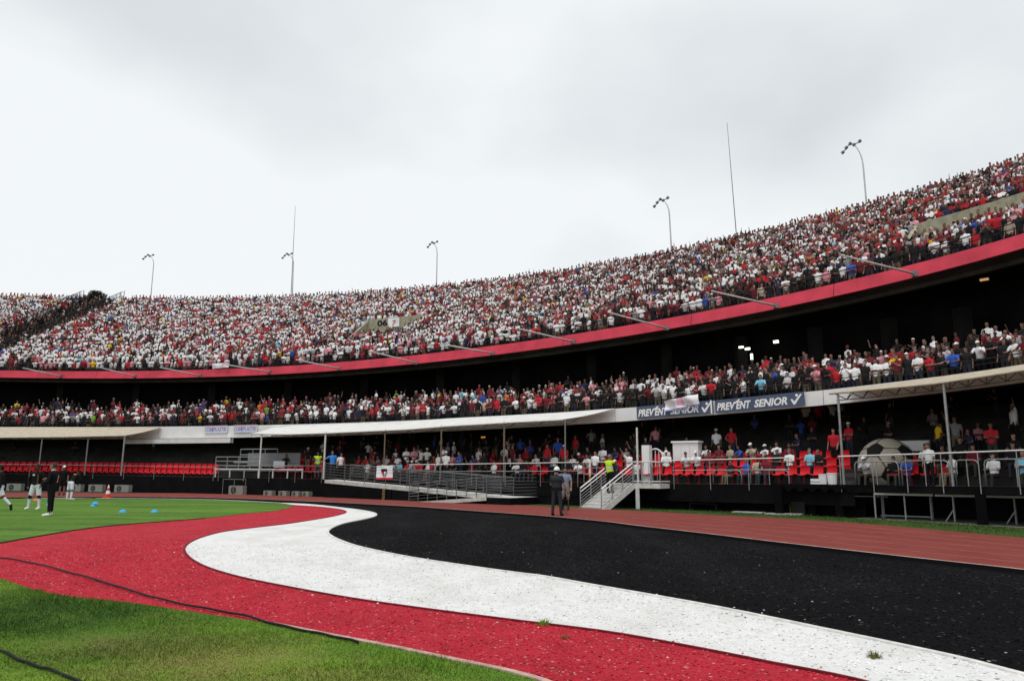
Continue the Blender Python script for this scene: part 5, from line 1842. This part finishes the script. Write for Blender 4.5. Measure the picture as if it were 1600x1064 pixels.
stp = (st_l0 + st_r0) / 2 + go * 4.5 * TREAD + w3 * .10
hero('steward in yellow vest standing on the metal staircase', 0, 0, Pose(armR=((-.2, -.15, -1), (.35, -.8, -.4)), armL=((.25, -.1, -1), (-.2, -.8, -.5)), head=(-.45, 0)), math.pi - .75, 1.78, SKINS[0], colmat('dark_blue_cloth', (.03, .035, .05)), M_JET, M_SHOEB, z=0, at_point=np.array([stp[0], stp[1], RISE * 5 + .006]), group='stewards in yellow vests', extras=vest_x, hair=(.16, .15, .14))
s, p = on(495, 750, .35)
hero('far steward in yellow vest on the deck edge beside the red seats', 0, 0, Pose(armR=((-.6, -.1, -.8), (.6, -.6, .2)), armL=((.6, -.1, -.8), (-.3, -.7, .5)), head=(0, .1)), .45, 1.74, SKINS[2], colmat('dark_blue_cloth', (.03, .035, .05)), colmat('slate_cloth', (.07, .075, .085)), M_SHOEB, at_point=S(s, .35, float(z_deck(s)) + .004), group='stewards in yellow vests', extras=vest_x, hair=(.012, .01, .009))
s, p = on(519, 750, .30)
hero('man in bright blue shirt leaning an arm on the ramp rail', 0, 0, Pose(armR=((-1, -.2, -.55), (-.75, -.3, -.6)), armL=((.3, -.2, -1), (-.1, -.8, -.5)), side=-.08), .35, 1.80, SKINS[0], colmat('bright_blue_cloth', (.04, .22, .62)), colmat('dark_jeans', (.03, .035, .05)), M_SHOEB, 'short', at_point=S(s, .30, float(z_deck(s)) + .004), hair=(.05, .03, .02), fat=1.12)
s, p = on(532, 750, .35)
hero('person in white shirt with red shoulder beside the man in blue', 0, 0, Pose(head=(.2, 0)), .5, 1.66, SKINS[1], colmat('white_cloth', (.72, .70, .70)), M_JET, M_SHOEB, 'short', at_point=S(s, .32, float(z_deck(s)) + .004), hairstyle='long', extras=lambda t, V, F, N, C, zn, tt, pose, part, hx: part('red_sleeve', (zn == Z['upper_arm']) & (C[:, 0] > 0) & (tt < .8), .02, colmat('red_cloth', (.55, .03, .05))) and None)

# -------------------------------- spectators: a set of poses at two levels of detail
PO = {
    'standing': Pose(),
    'standing_turned': Pose(head=(.6, 0), armR=((-.3, .1, -1), (.1, -.5, -1)), armL=((.2, -.1, -1), (-.1, -.4, -1)), twist=.3),
    'arms_crossed': Pose(armR=((-.25, -.25, -1), (.95, -.45, .15)), armL=((.25, -.25, -1), (-.95, -.5, .2))),
    'leaning_on_rail': Pose(lean=.22, armR=((-.4, -.55, -.9), (.3, -.8, -.1)), armL=((.4, -.55, -.9), (-.3, -.8, -.1)), head=(0, -.15)),
    'one_arm_raised': Pose(armR=((-.45, -.35, .9), (-.2, -.25, 1)), head=(0, -.1)),
    'arms_raised': Pose(armR=((-.6, -.2, .9), (.1, -.15, 1)), armL=((.6, -.2, .9), (-.1, -.15, 1)), head=(0, -.12)),
    'clapping': Pose(armR=((-.3, -.6, -.8), (.55, -.7, .6)), armL=((.3, -.6, -.8), (-.55, -.7, .6))),
    'hand_on_hip': Pose(armR=((-.75, .15, -.8), (.75, -.15, -.6)), head=(-.4, 0)),
}
SITLEG = dict(legR=((-.14, -1, .02), (0, -.12, -1)), legL=((.14, -1, .02), (0, -.12, -1)), hip=.53)
PO['seated'] = Pose(armR=((-.2, -.3, -1), (.25, -1, .0)), armL=((.2, -.3, -1), (-.25, -1, .0)), **SITLEG)
PO['seated_forward'] = Pose(lean=.32, armR=((-.15, -.7, -.8), (.5, -.75, -.1)), armL=((.15, -.7, -.8), (-.5, -.75, -.1)), head=(.2, -.2), **SITLEG)
PO['seated_hand_at_face'] = Pose(armR=((-.2, -.7, -.7), (.35, -.35, 1)), armL=((.25, -.4, -.9), (-.6, -.8, -.1)), **SITLEG)
PO['seated_arm_raised'] = Pose(armR=((-.5, -.5, .7), (-.3, -.3, 1)), armL=((.2, -.3, -1), (-.25, -1, .0)), head=(.3, -.1), **SITLEG)

LOW, MIDM = {}, {}
for nm, ps in PO.items():
    o, bones = build_body(ps, .03)
    V, F, N = eval_mesh(o, 1100)
    C, zn, tt = zones_of(V, F, bones)
    zmin = V[:, 2].min()
    sh = (zn == Z['torso']) | ((zn == Z['upper_arm']) & (tt < .75))
    tr = (zn == Z['pelvis']) | (zn == Z['thigh']) | (zn == Z['shin']) | (zn == Z['foot'])
    hr = hair_rule(C, zn, ps)
    dv = np.array([0, 0, -zmin])
    cp = MB()
    hx = lambda x, y, z, ps=ps: ps.hc + ps.Rh @ np.array([x, y, z]) + dv
    cP = [[hx(.092 * math.sin(b) * math.cos(a), .012 + .112 * math.sin(b) * math.sin(a), .032 + .108 * math.cos(b)) for a in np.linspace(0, 6.283, 11)[:-1]] for b in np.linspace(.15, 1.45, 5)]
    cp.grid(cP, close=True).add(cP[0], [tuple(range(10))])
    cp.grid([[hx(.075 * math.cos(a), -.09 + .075 * w * math.sin(a) - .01, .045 - .012 * w) for a in np.linspace(math.pi, 2 * math.pi, 6)] for w in (0, 1)])
    MIDM[nm] = dict(body=submesh('body', V + dv, F, N, np.ones(len(F), bool), 0, M_SKIN), shirt=submesh('shirt', V + dv, F, N, sh, .016, M_OBJ), trousers=submesh('trousers', V + dv, F, N, tr, .013, M_OBJ),
                    hair=submesh('hair', V + dv, F, N, hr, .014, M_OBJ), cap=cp.mesh('cap', M_OBJ))
    MIDM[nm]['cap'].shade_smooth()
    if not nm.startswith('seated'):           # lean version for the mass: no lower legs
        V, F, N = eval_mesh(o, 300)
        C, zn, tt = zones_of(V, F, bones)
        keep = np.array([not (z in (Z['shin'], Z['foot'])) for z in zn])
        F2 = [f for f, k in zip(F, keep) if k]
        z2, t2, C2 = zn[keep], tt[keep], C[keep]
        used = sorted({v for f in F2 for v in f})
        m_ = {v: i for i, v in enumerate(used)}
        tri, src = [], []
        for fi, f in enumerate(F2):
            for a in range(1, len(f) - 1):
                tri.append([m_[f[0]], m_[f[a]], m_[f[a + 1]]])
                src.append(fi)
        F2 = np.array(tri)
        hr = hair_rule(C2, z2, ps)
        code = np.where(hr, 3, np.where((z2 == Z['torso']) | ((z2 == Z['upper_arm']) & (t2 < .75)), 1, np.where((z2 == Z['pelvis']) | (z2 == Z['thigh']), 2, 0)))
        LOW[nm] = (V[used] + dv, F2, code[np.array(src)])
    bpy.data.objects.remove(o)

COLS = {'white': (.72, .72, .73), 'red': (.46, .020, .032), 'dark red': (.15, .018, .028), 'black': (.014, .014, .016), 'grey': (.22, .22, .23), 'blue': (.035, .09, .40), 'sky blue': (.20, .48, .62), 'yellow': (.70, .46, .02), 'pink': (.60, .26, .30), 'navy': (.025, .03, .07), 'pale grey': (.46, .47, .49), 'green': (.16, .34, .03), 'orange': (.60, .16, .04), 'beige': (.42, .36, .27)}
CN = list(COLS)
W_LEFT = [.50, .10, .09, .15, .04, .012, .006, .010, .08, .02, .03, .002, .008, .012]
W_RIGHT = [.31, .12, .13, .33, .05, .015, .010, .008, .03, .035, .02, .004, .006, .012]
W_MID = [.22, .09, .15, .40, .03, .02, .008, .006, .04, .035, .02, .002, .004, .01]  # mostly dark clothes stand in for the shade under the upper tier


def pick(px, wts=None, s=None, k=0):
    w = np.array(wts if wts else (W_LEFT if px < 800 else W_RIGHT), float)
    if wts is None and 700 < px < 1200:
        k = (px - 700) / 500
        w = np.array(W_LEFT) * (1 - k) + np.array(W_RIGHT) * k
    if s is not None:                         # supporters of one colour stand in clumps
        a, b = mnoise.noise(Vector((s * .33, k * .45, 1.7))), mnoise.noise(Vector((s * .22, k * .3, 8.2)))
        w[1] *= 2.6 if a > .25 else .75
        w[2] *= 2.0 if a > .25 else .9
        w[0] *= 1.5 if a < -.2 else 1
        w[3] *= 2.2 if b > .28 else .85
        w[8] *= 2.2 if a > .1 else 1
    return CN[rng.choice(len(CN), p=w / w.sum())]


ORD = ['first', 'second', 'third', 'fourth', 'fifth', 'sixth', 'seventh', 'eighth', 'ninth', 'tenth', 'eleventh', 'twelfth', 'thirteenth', 'fourteenth', 'fifteenth', 'sixteenth', 'seventeenth', 'eighteenth', 'nineteenth', 'twentieth']
people = []                                   # dicts: s, off, z, px, tier, row, pose, colour ...
STAND_P = ['standing', 'standing_turned', 'arms_crossed', 'clapping', 'hand_on_hip', 'one_arm_raised', 'arms_raised', 'leaning_on_rail']
W_UP = [.30, .19, .19, .12, .10, .035, .015, .05]
SIT_P = ['seated', 'seated_forward', 'seated_hand_at_face', 'seated_arm_raised']


def yaw_at(s):
    c, n = cn(s)
    return math.atan2(-n[0], n[1])


# candidates, row by row
s_lo, s_hi = -2., 112.
aisle = (87.2, 90.6)
for k in range(U_ROWS):
    off = U_OFF0 + U_PITCH * k
    s = s_lo
    c, n = cn(np.array([10., 100.]))
    while s < s_hi:
        d = S(s + .05, off) - S(s, off)
        s += .425 / (np.linalg.norm(d) / .05) * rng.uniform(.84, 1.18)
        q = s
        x, y, dp = proj(S(q, off, float(z_upper(q, off)) + 1.4))
        if not -40 < x < 1710:
            continue
        if any(a < q < b and c_ < off < d_ for a, b, c_, d_ in HOLES):
            continue
        if rng.random() < (.03 if k else .10):
            continue
        dark = aisle[0] < q < aisle[1]
        if dark and rng.random() < .5:
            continue
        o2 = off + rng.normal(0, .07)
        people.append(dict(s=q, off=o2, z=float(z_upper(q, off)) - (.0 if k else .22), px=x, d=dp, tier='upper', row=k, pose=STAND_P[rng.choice(8, p=W_UP)], col=('black' if dark and rng.random() < .92 else pick(x, None, q, k))))
for k in range(NMID):
    off = 3.5 + .8 * k
    s = s_lo
    while s < s_hi:
        d = S(s + .05, off) - S(s, off)
        s += .44 / (np.linalg.norm(d) / .05) * rng.uniform(.85, 1.2)
        zf = float(z_ft(s)) - .5 + .31 * k
        x, y, dp = proj(S(s, off, zf + 1.4))
        if not -40 < x < 1710 or rng.random() < [.06, .08, .14, .30, .50, .70][k]:
            continue
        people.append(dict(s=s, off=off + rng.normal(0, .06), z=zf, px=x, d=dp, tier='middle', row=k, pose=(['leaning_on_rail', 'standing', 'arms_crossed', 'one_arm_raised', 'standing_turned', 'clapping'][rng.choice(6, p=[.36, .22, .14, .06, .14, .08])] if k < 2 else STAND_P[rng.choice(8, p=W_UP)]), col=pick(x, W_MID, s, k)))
# lower deck: seats first, people on some of them
seat_mb = MB()
pr = [(-.22, .40), (-.20, .44), (.02, .41), (.15, .43), (.20, .56), (.25, .78), (.235, .80)]
P = []
for i, (y, z) in enumerate(pr):
    w = [.20, .215, .215, .21, .215, .205, .17][i]
    P.append([(w * u, y + (.035 * (abs(u) ** 2) * (-1 if i > 3 else 0)), z + (.035 * u * u if i < 4 else 0)) for u in (-1, -.6, 0, .6, 1)])
seat_mb.grid(P).grid([[(a, b + .018, c - .018) for a, b, c in r][::-1] for r in P])
seat_me = seat_mb.mesh('stadium_seat', M_SEAT)
seat_me.shade_smooth()
leg_me = MB().tube([(0, .02, 0), (0, .02, .40)], .028, 6).box((0, .02, .012), (.16, .12, .024)).mesh('leg', material('red_seat_leg', (.30, .01, .015), .5))
N_SEAT = 0


def ordinal(i):
    i += 1
    if i <= 20:
        return ORD[i - 1]
    return ['twenty', 'thirty', 'forty', 'fifty', 'sixty', 'seventy', 'eighty'][i // 10 - 2] + ('' if i % 10 == 0 else '-' + ORD[i % 10 - 1])


SEAT_SECT = [(-60, 120, 2, 'far end, behind the players'), (120, 338, 2, 'far end, left of the scaffold'), (424, 502, 3, 'between scaffold and far steward'), (560, 895, 2, 'among people behind the ramp'), (900, 1050, 3, 'behind the staircase'), (1050, 1245, 3, 'right of the staircase landing'), (1245, 1330, 3, 'block left of the giant football'), (1385, 1490, 2, 'right of the giant football')]
OCC = {0: 0, 1: 0, 2: .03, 3: .5, 4: .42, 5: .62, 6: .0, 7: .28}
for si, (x0, x1, nr, lb) in enumerate(SEAT_SECT):
    for k in range(nr):
        off = 1.45 + .85 * k
        a, b = sx(x1, off), sx(x0, off)
        n = int(abs(b - a) / .52)
        for i in range(n):
            s = a + (b - a) * (i + .5) / n
            zf = float(z_deck(s)) + .36 * k + .003 - (.20 if si < 2 else 0)
            pt = S(s, off, zf)
            x, y, dp = proj(pt + [0, 0, .6])
            if 1325 < x < 1380 and k > 0:
                continue
            occ = rng.random() < OCC[si] + .1 * k * (OCC[si] > 0)
            if si == 3 and (i % 3):
                pass
            else:
                if N_SEAT < 296:
                    o = link('stadium_seat', seat_me, None, pt, yaw_at(s))
                    tag(o, ('front row ' if k == 0 else 'second row ' if k == 1 else 'third row ') + 'red seat, ' + lb + ', %s from right' % ordinal(i), 'seat', 'red seats, ' + lb)
                    c = link('leg', leg_me)
                    c.parent = o
                    N_SEAT += 1
            if occ:
                people.append(dict(s=s, off=off - .02, z=zf - .06, px=x, d=dp, tier='lower', row=k, pose=SIT_P[rng.choice(4, p=[.45, .27, .18, .10])], col=pick(x, [.36, .11, .11, .26, .05, .03, .04, .02, .05, .04, .06, .005, .005, .02]), seated=True))
# standing people on the lower deck and those seated further back in the dark
for k in range(0, NLOW - 1):
    off = 1.30 + .85 * k
    s = s_lo
    while s < s_hi:
        s += .55 * rng.uniform(.8, 1.3)
        zf = float(z_deck(s)) + .36 * k
        x, y, dp = proj(S(s, off, zf + 1.))
        if not -40 < x < 1710:
            continue
        if k < 3:
            f = .42 if 560 < x < 900 and k < 1 else .55 if 560 < x < 900 else 0 if x < 1385 else (.42 if x > 1490 else .22)
            if 1320 < x < 1385 and k == 0:
                f = 0
        else:
            f = (.04 if x < 500 else .42 if x < 900 else .20 if x < 1240 else .30) * (1 if k < 5 else .45)
        if rng.random() > f:
            continue
        sit = rng.random() < ((.55 if k < 3 else .6) if x < 1320 else .86)
        if abs(x - 1390) < 52 and 1.5 < off < 4.4:
            continue
        people.append(dict(s=s, off=off, z=zf - (.05 if sit else 0), px=x, d=dp, tier='lower', row=k, pose=SIT_P[rng.choice(4, p=[.5, .3, .15, .05])] if sit else STAND_P[rng.choice(8, p=[.26, .2, .2, .05, .14, .07, .02, .06])], col=pick(x, [.36, .14, .12, .22, .05, .02, .02, .02, .05, .04, .05, .005, .005, .02] if (k < 3 and x < 1320) or (k == 0) else [.10, .06, .16, .42, .06, .02, .01, .005, .02, .10, .03, .002, .002, .01]), seated=sit))  # rear rows draw darker clothes to imitate the shade under the deck


def special(px, off, pose, col, row, tier='lower', z=None, cap=None, hairless=False):
    s = on(px, 720, off)[0]
    zf = z if z is not None else float(z_deck(s)) + .36 * row
    sit = pose.startswith('seated')
    x, y, dp = proj(S(s, off, zf + 1))
    for q in [q for q in people if q['tier'] == tier and abs(q['px'] - px) < 13 and abs(q['off'] - off) < .5]:
        people.remove(q)
    people.append(dict(s=s, off=off, z=zf - (.05 if sit else 0), px=x, d=dp, tier=tier, row=row, pose=pose, col=col, cap=cap, must=True, seated=sit))


special(687, .75, 'one_arm_raised', 'white', 0)
special(697, .75, 'standing_turned', 'white', 0, cap='white')
special(1184, 1.43, 'seated', 'beige', 0)
special(1266, 2.28, 'seated', 'sky blue', 1)
special(1279, 2.28, 'seated', 'black', 1)
special(1354, 1.0, 'seated_forward', 'pale grey', 0, cap='white')
special(1401, 2.3, 'seated', 'red', 1)
special(1418, 1.6, 'seated_forward', 'blue', 0)
special(1452, 1.0, 'standing', 'white', 0)
special(1488, 1.4, 'seated', 'white', 0)
special(1552, 1.4, 'seated', 'white', 0)
special(983, 2.28, 'seated_arm_raised', 'white', 1)
special(930, 1.4, 'standing_turned', 'white', 0)
special(942, 2.9, 'seated', 'white', 2)
special(1166, 1.43, 'seated', 'blue', 0)
special(1121, 4.2, 'standing', 'white', 3)
special(1145, 4.2, 'hand_on_hip', 'red', 3)
special(1297, 3.4, 'standing', 'white', 2)
special(1305, 3.2, 'standing_turned', 'red', 2)
special(1330, 4.2, 'arms_crossed', 'red', 3)
special(600, 1.7, 'seated', 'white', 0, cap='red')
special(481, 2.3, 'standing', 'black', 1)

# the 300 that show largest become people of their own, the others one mass
def size_score(q):
    if q.get('must'):
        return 1e6
    vis = 1.0
    if q['tier'] == 'lower':
        vis = {0: 1.6, 1: 1.25, 2: 1.0}.get(q['row'], .35)
        if q['px'] < 520:
            vis *= .5
    elif q['tier'] == 'middle':
        vis = {0: 1.15, 1: .82}.get(q['row'], .5)
    else:
        vis = {0: 1.05, 1: .75}.get(q['row'], .5)
    if not 2 < q['px'] < 1597:
        vis *= .2
    return vis / q['d']


people.sort(key=size_score, reverse=True)
N_SINGLE = 276
single, mass = people[:N_SINGLE], people[N_SINGLE:]

WHERE_L = [(520, 'by the scaffold platform'), (640, 'behind the hanging flag'), (790, 'behind the ramp'), (905, 'between ramp and staircase'), (1010, 'behind the staircase'), (1110, 'behind the landing'), (1245, 'right of the landing'), (1335, 'left of the giant football'), (1420, 'at the giant football'), (1490, 'behind the right canopy post'), (1700, 'at the deck right end')]
WHERE_M = [(250, 'above the far beige canopy'), (420, 'above the far small banners'), (700, 'above the white canopy'), (962, 'above the canopy end'), (1118, 'above the left banner'), (1262, 'above the right banner'), (1310, 'right of the banners'), (1700, 'above the right beige canopy')]
WHERE_U = [(800, 'above the red parapet far left'), (950, 'at the fourth pole'), (1112, 'at the third pole'), (1315, 'at the second pole'), (1450, 'at the nearest pole'), (1700, 'at the parapet right end')]
ROWN = ['front row', 'second row', 'third row', 'fourth row', 'fifth row', 'sixth row', 'seventh row', 'eighth row', 'ninth row', 'tenth row']
DOING = {'one_arm_raised': 'arm raised', 'arms_raised': 'both arms raised', 'arms_crossed': 'arms crossed', 'leaning_on_rail': 'leaning', 'clapping': 'clapping', 'hand_on_hip': 'hand on hip', 'seated_arm_raised': 'pointing up', 'seated_forward': 'bent forward', 'seated_hand_at_face': 'hand at face'}
for q in single:
    wl = {'lower': WHERE_L, 'middle': WHERE_M, 'upper': WHERE_U}[q['tier']]
    q['where'] = next(w for x, w in wl if q['px'] < x)
    if 'cap' not in q or q['cap'] is None:
        q['cap'] = (['white', 'white', 'red', 'black'][rng.integers(4)] if rng.random() < .16 else None)
    q['key'] = (q['tier'], q['row'], q['where'], q['col'], bool(q.get('seated')), q['cap'])
cnt = {}
for q in sorted(single, key=lambda q: q['px']):
    cnt.setdefault(q['key'], []).append(q)
for key, l in cnt.items():
    for i, q in enumerate(l):
        verb = 'seated' if q.get('seated') else 'standing'
        lb = '%s %s shirt%s, %s %s' % (verb, q['col'], (' and %s cap' % q['cap']) if q['cap'] else '', ROWN[q['row']], q['where'])
        if q['tier'] == 'lower' and q['row'] > 2:
            lb = '%s %s shirt%s in shade %s' % (verb, q['col'], (' and %s cap' % q['cap']) if q['cap'] else '', q['where'])
        if len(l) > 1:
            lb += ', %s from left' % ORD[min(i, 19)]
        q['label'] = lb
trz = [(.02, .022, .035), (.035, .038, .055), (.012, .012, .014), (.05, .047, .04), (.03, .03, .034), (.14, .115, .075)]
for q in single:
    ms = MIDM[q['pose']]
    yaw = yaw_at(q['s']) + rng.normal(0, .22) - .12
    hgt = rng.uniform(.90, 1.02)
    o = link('person', ms['body'], None, S(q['s'], q['off'], q['z']), yaw, hgt)
    tag(o, q['label'], 'person', {'lower': 'spectators on the lower deck', 'middle': 'spectators at the front of the middle tier', 'upper': 'spectators at the front of the upper tier'}[q['tier']])
    sk = SKINS[rng.choice(5, p=[.36, .28, .16, .08, .12])]
    o.color = (*sk, 1)
    jit = rng.uniform(.88, 1.08)
    for nm, c in (('shirt', tuple(min(.8, v * jit) for v in COLS[q['col']])), ('trousers', trz[rng.integers(6)]), ('cap', COLS[q['cap']]) if q['cap'] else ('hair', [(.012, .010, .009), (.03, .02, .014), (.008, .008, .008), (.10, .095, .09)][rng.choice(4, p=[.5, .25, .2, .05])])):
        c_ = link(nm, ms[nm])
        c_.parent = o
        c_.color = (*c, 1)


def join_people(name, ql):
    Vs, Fs, Cs, base = [], [], [], 0
    bypose = {}
    for q in ql:
        bypose.setdefault(q['pose'] if q['pose'] in LOW else ('leaning_on_rail' if 'forward' in q['pose'] else 'one_arm_raised' if 'raised' in q['pose'] else 'arms_crossed'), []).append(q)
    for nm, l in bypose.items():
        V, F, code = LOW[nm]
        n = len(l)
        s = np.array([q['s'] for q in l])
        off = np.array([q['off'] for q in l])
        c, nn_ = cn(s)
        pos = np.stack([c[0] + nn_[0] * off, c[1] + nn_[1] * off, np.array([q['z'] - (.36 if q.get('seated') else 0) for q in l])], 1)
        yaw = np.arctan2(-nn_[0], nn_[1]) + rng.normal(0, .38, n) - .1
        sc = rng.uniform(.85, 1.0, n)
        wd = sc * rng.uniform(.92, 1.12, n)
        mir = rng.choice([-1, 1], n)
        ca, sa = np.cos(yaw), np.sin(yaw)
        x = V[:, 0][None] * (wd * mir)[:, None]
        y = V[:, 1][None] * wd[:, None]
        z = V[:, 2][None] * sc[:, None]
        P = np.stack([x * ca[:, None] - y * sa[:, None] + pos[:, :1], x * sa[:, None] + y * ca[:, None] + pos[:, 1:2], z + pos[:, 2:]], -1)
        FF = F[None] + (np.arange(n) * len(V))[:, None, None] + base
        FF[mir < 0] = FF[mir < 0][:, :, ::-1]
        pal = np.zeros((n, 4, 3))
        pal[:, 0] = np.array(SKINS)[rng.choice(5, n, p=[.36, .28, .16, .08, .12])] * rng.uniform(.55, 1.0, (n, 1))
        pal[:, 1] = np.array([COLS[q['col']] for q in l]) * rng.uniform(.82, 1.12, (n, 1))
        pal[:, 2] = np.array(trz)[rng.integers(0, 6, n)]
        pal[:, 3] = np.array([(.012, .010, .009), (.03, .02, .014), (.008, .008, .008), (.76, .76, .76), (.46, .03, .04), (.10, .09, .085)])[rng.choice(6, n, p=[.38, .17, .18, .19, .05, .03])]
        Vs.append(P.reshape(-1, 3))
        Fs.append(FF.reshape(-1, 3))
        Cs.append(pal[:, code].reshape(-1, 3))
        base += n * len(V)
    V, F, C = np.concatenate(Vs), np.concatenate(Fs), np.clip(np.concatenate(Cs), 0, .85)
    me = bpy.data.meshes.new(name)
    me.vertices.add(len(V))
    me.vertices.foreach_set('co', V.ravel())
    me.loops.add(F.size)
    me.loops.foreach_set('vertex_index', F.ravel().astype(np.int32))
    me.polygons.add(len(F))
    me.polygons.foreach_set('loop_start', np.arange(0, F.size, 3, dtype=np.int32))
    me.polygons.foreach_set('use_smooth', np.ones(len(F), bool))
    a = me.attributes.new('tint', 'FLOAT_COLOR', 'FACE')
    a.data.foreach_set('color', np.c_[C, np.ones(len(C))].ravel().astype(np.float32))
    me.materials.append(M_TINT)
    me.update(calc_edges=True)
    print('crowd', len(ql), 'tris', len(F))
    return tag(link(name, me), kind='stuff')


join_people('crowd', mass)
print('single', len(single), 'seats', N_SEAT)
# dark segregation fences either side of the police aisle
for s, lb in ((aisle[0], 'dark segregation fence on the right side of the empty aisle'), (aisle[1], 'dark segregation fence on the left side of the empty aisle')):
    t = thing('segregation_fence', lb, 'fence', tuple(S(s, 9, float(z_upper(s, 9)))), 'segregation fences in the upper tier')
    for h in (.4, 1.0, 1.6, 2.1):
        MB().tube([S(s, o, float(z_upper(s, o)) + h) for o in (7.9, 14, 20, 26, 31)], .035, 4).build('rail', M_BLACKSTEEL, t)
    for o in np.arange(8, 31.5, .9):
        MB().tube([S(s, o, float(z_upper(s, o))), S(s, o, float(z_upper(s, o)) + 2.1)], .04, 4).build('post', M_BLACKSTEEL, t)
    mb = MB()
    for o in np.arange(8, 31, .18):
        MBp = [S(s, o, float(z_upper(s, o))), S(s, o, float(z_upper(s, o)) + 2.1)]
        mb.tube(MBp, .014, 3, cap=False)
    tag(mb.build('netting', M_BLACKSTEEL, t), kind='stuff')
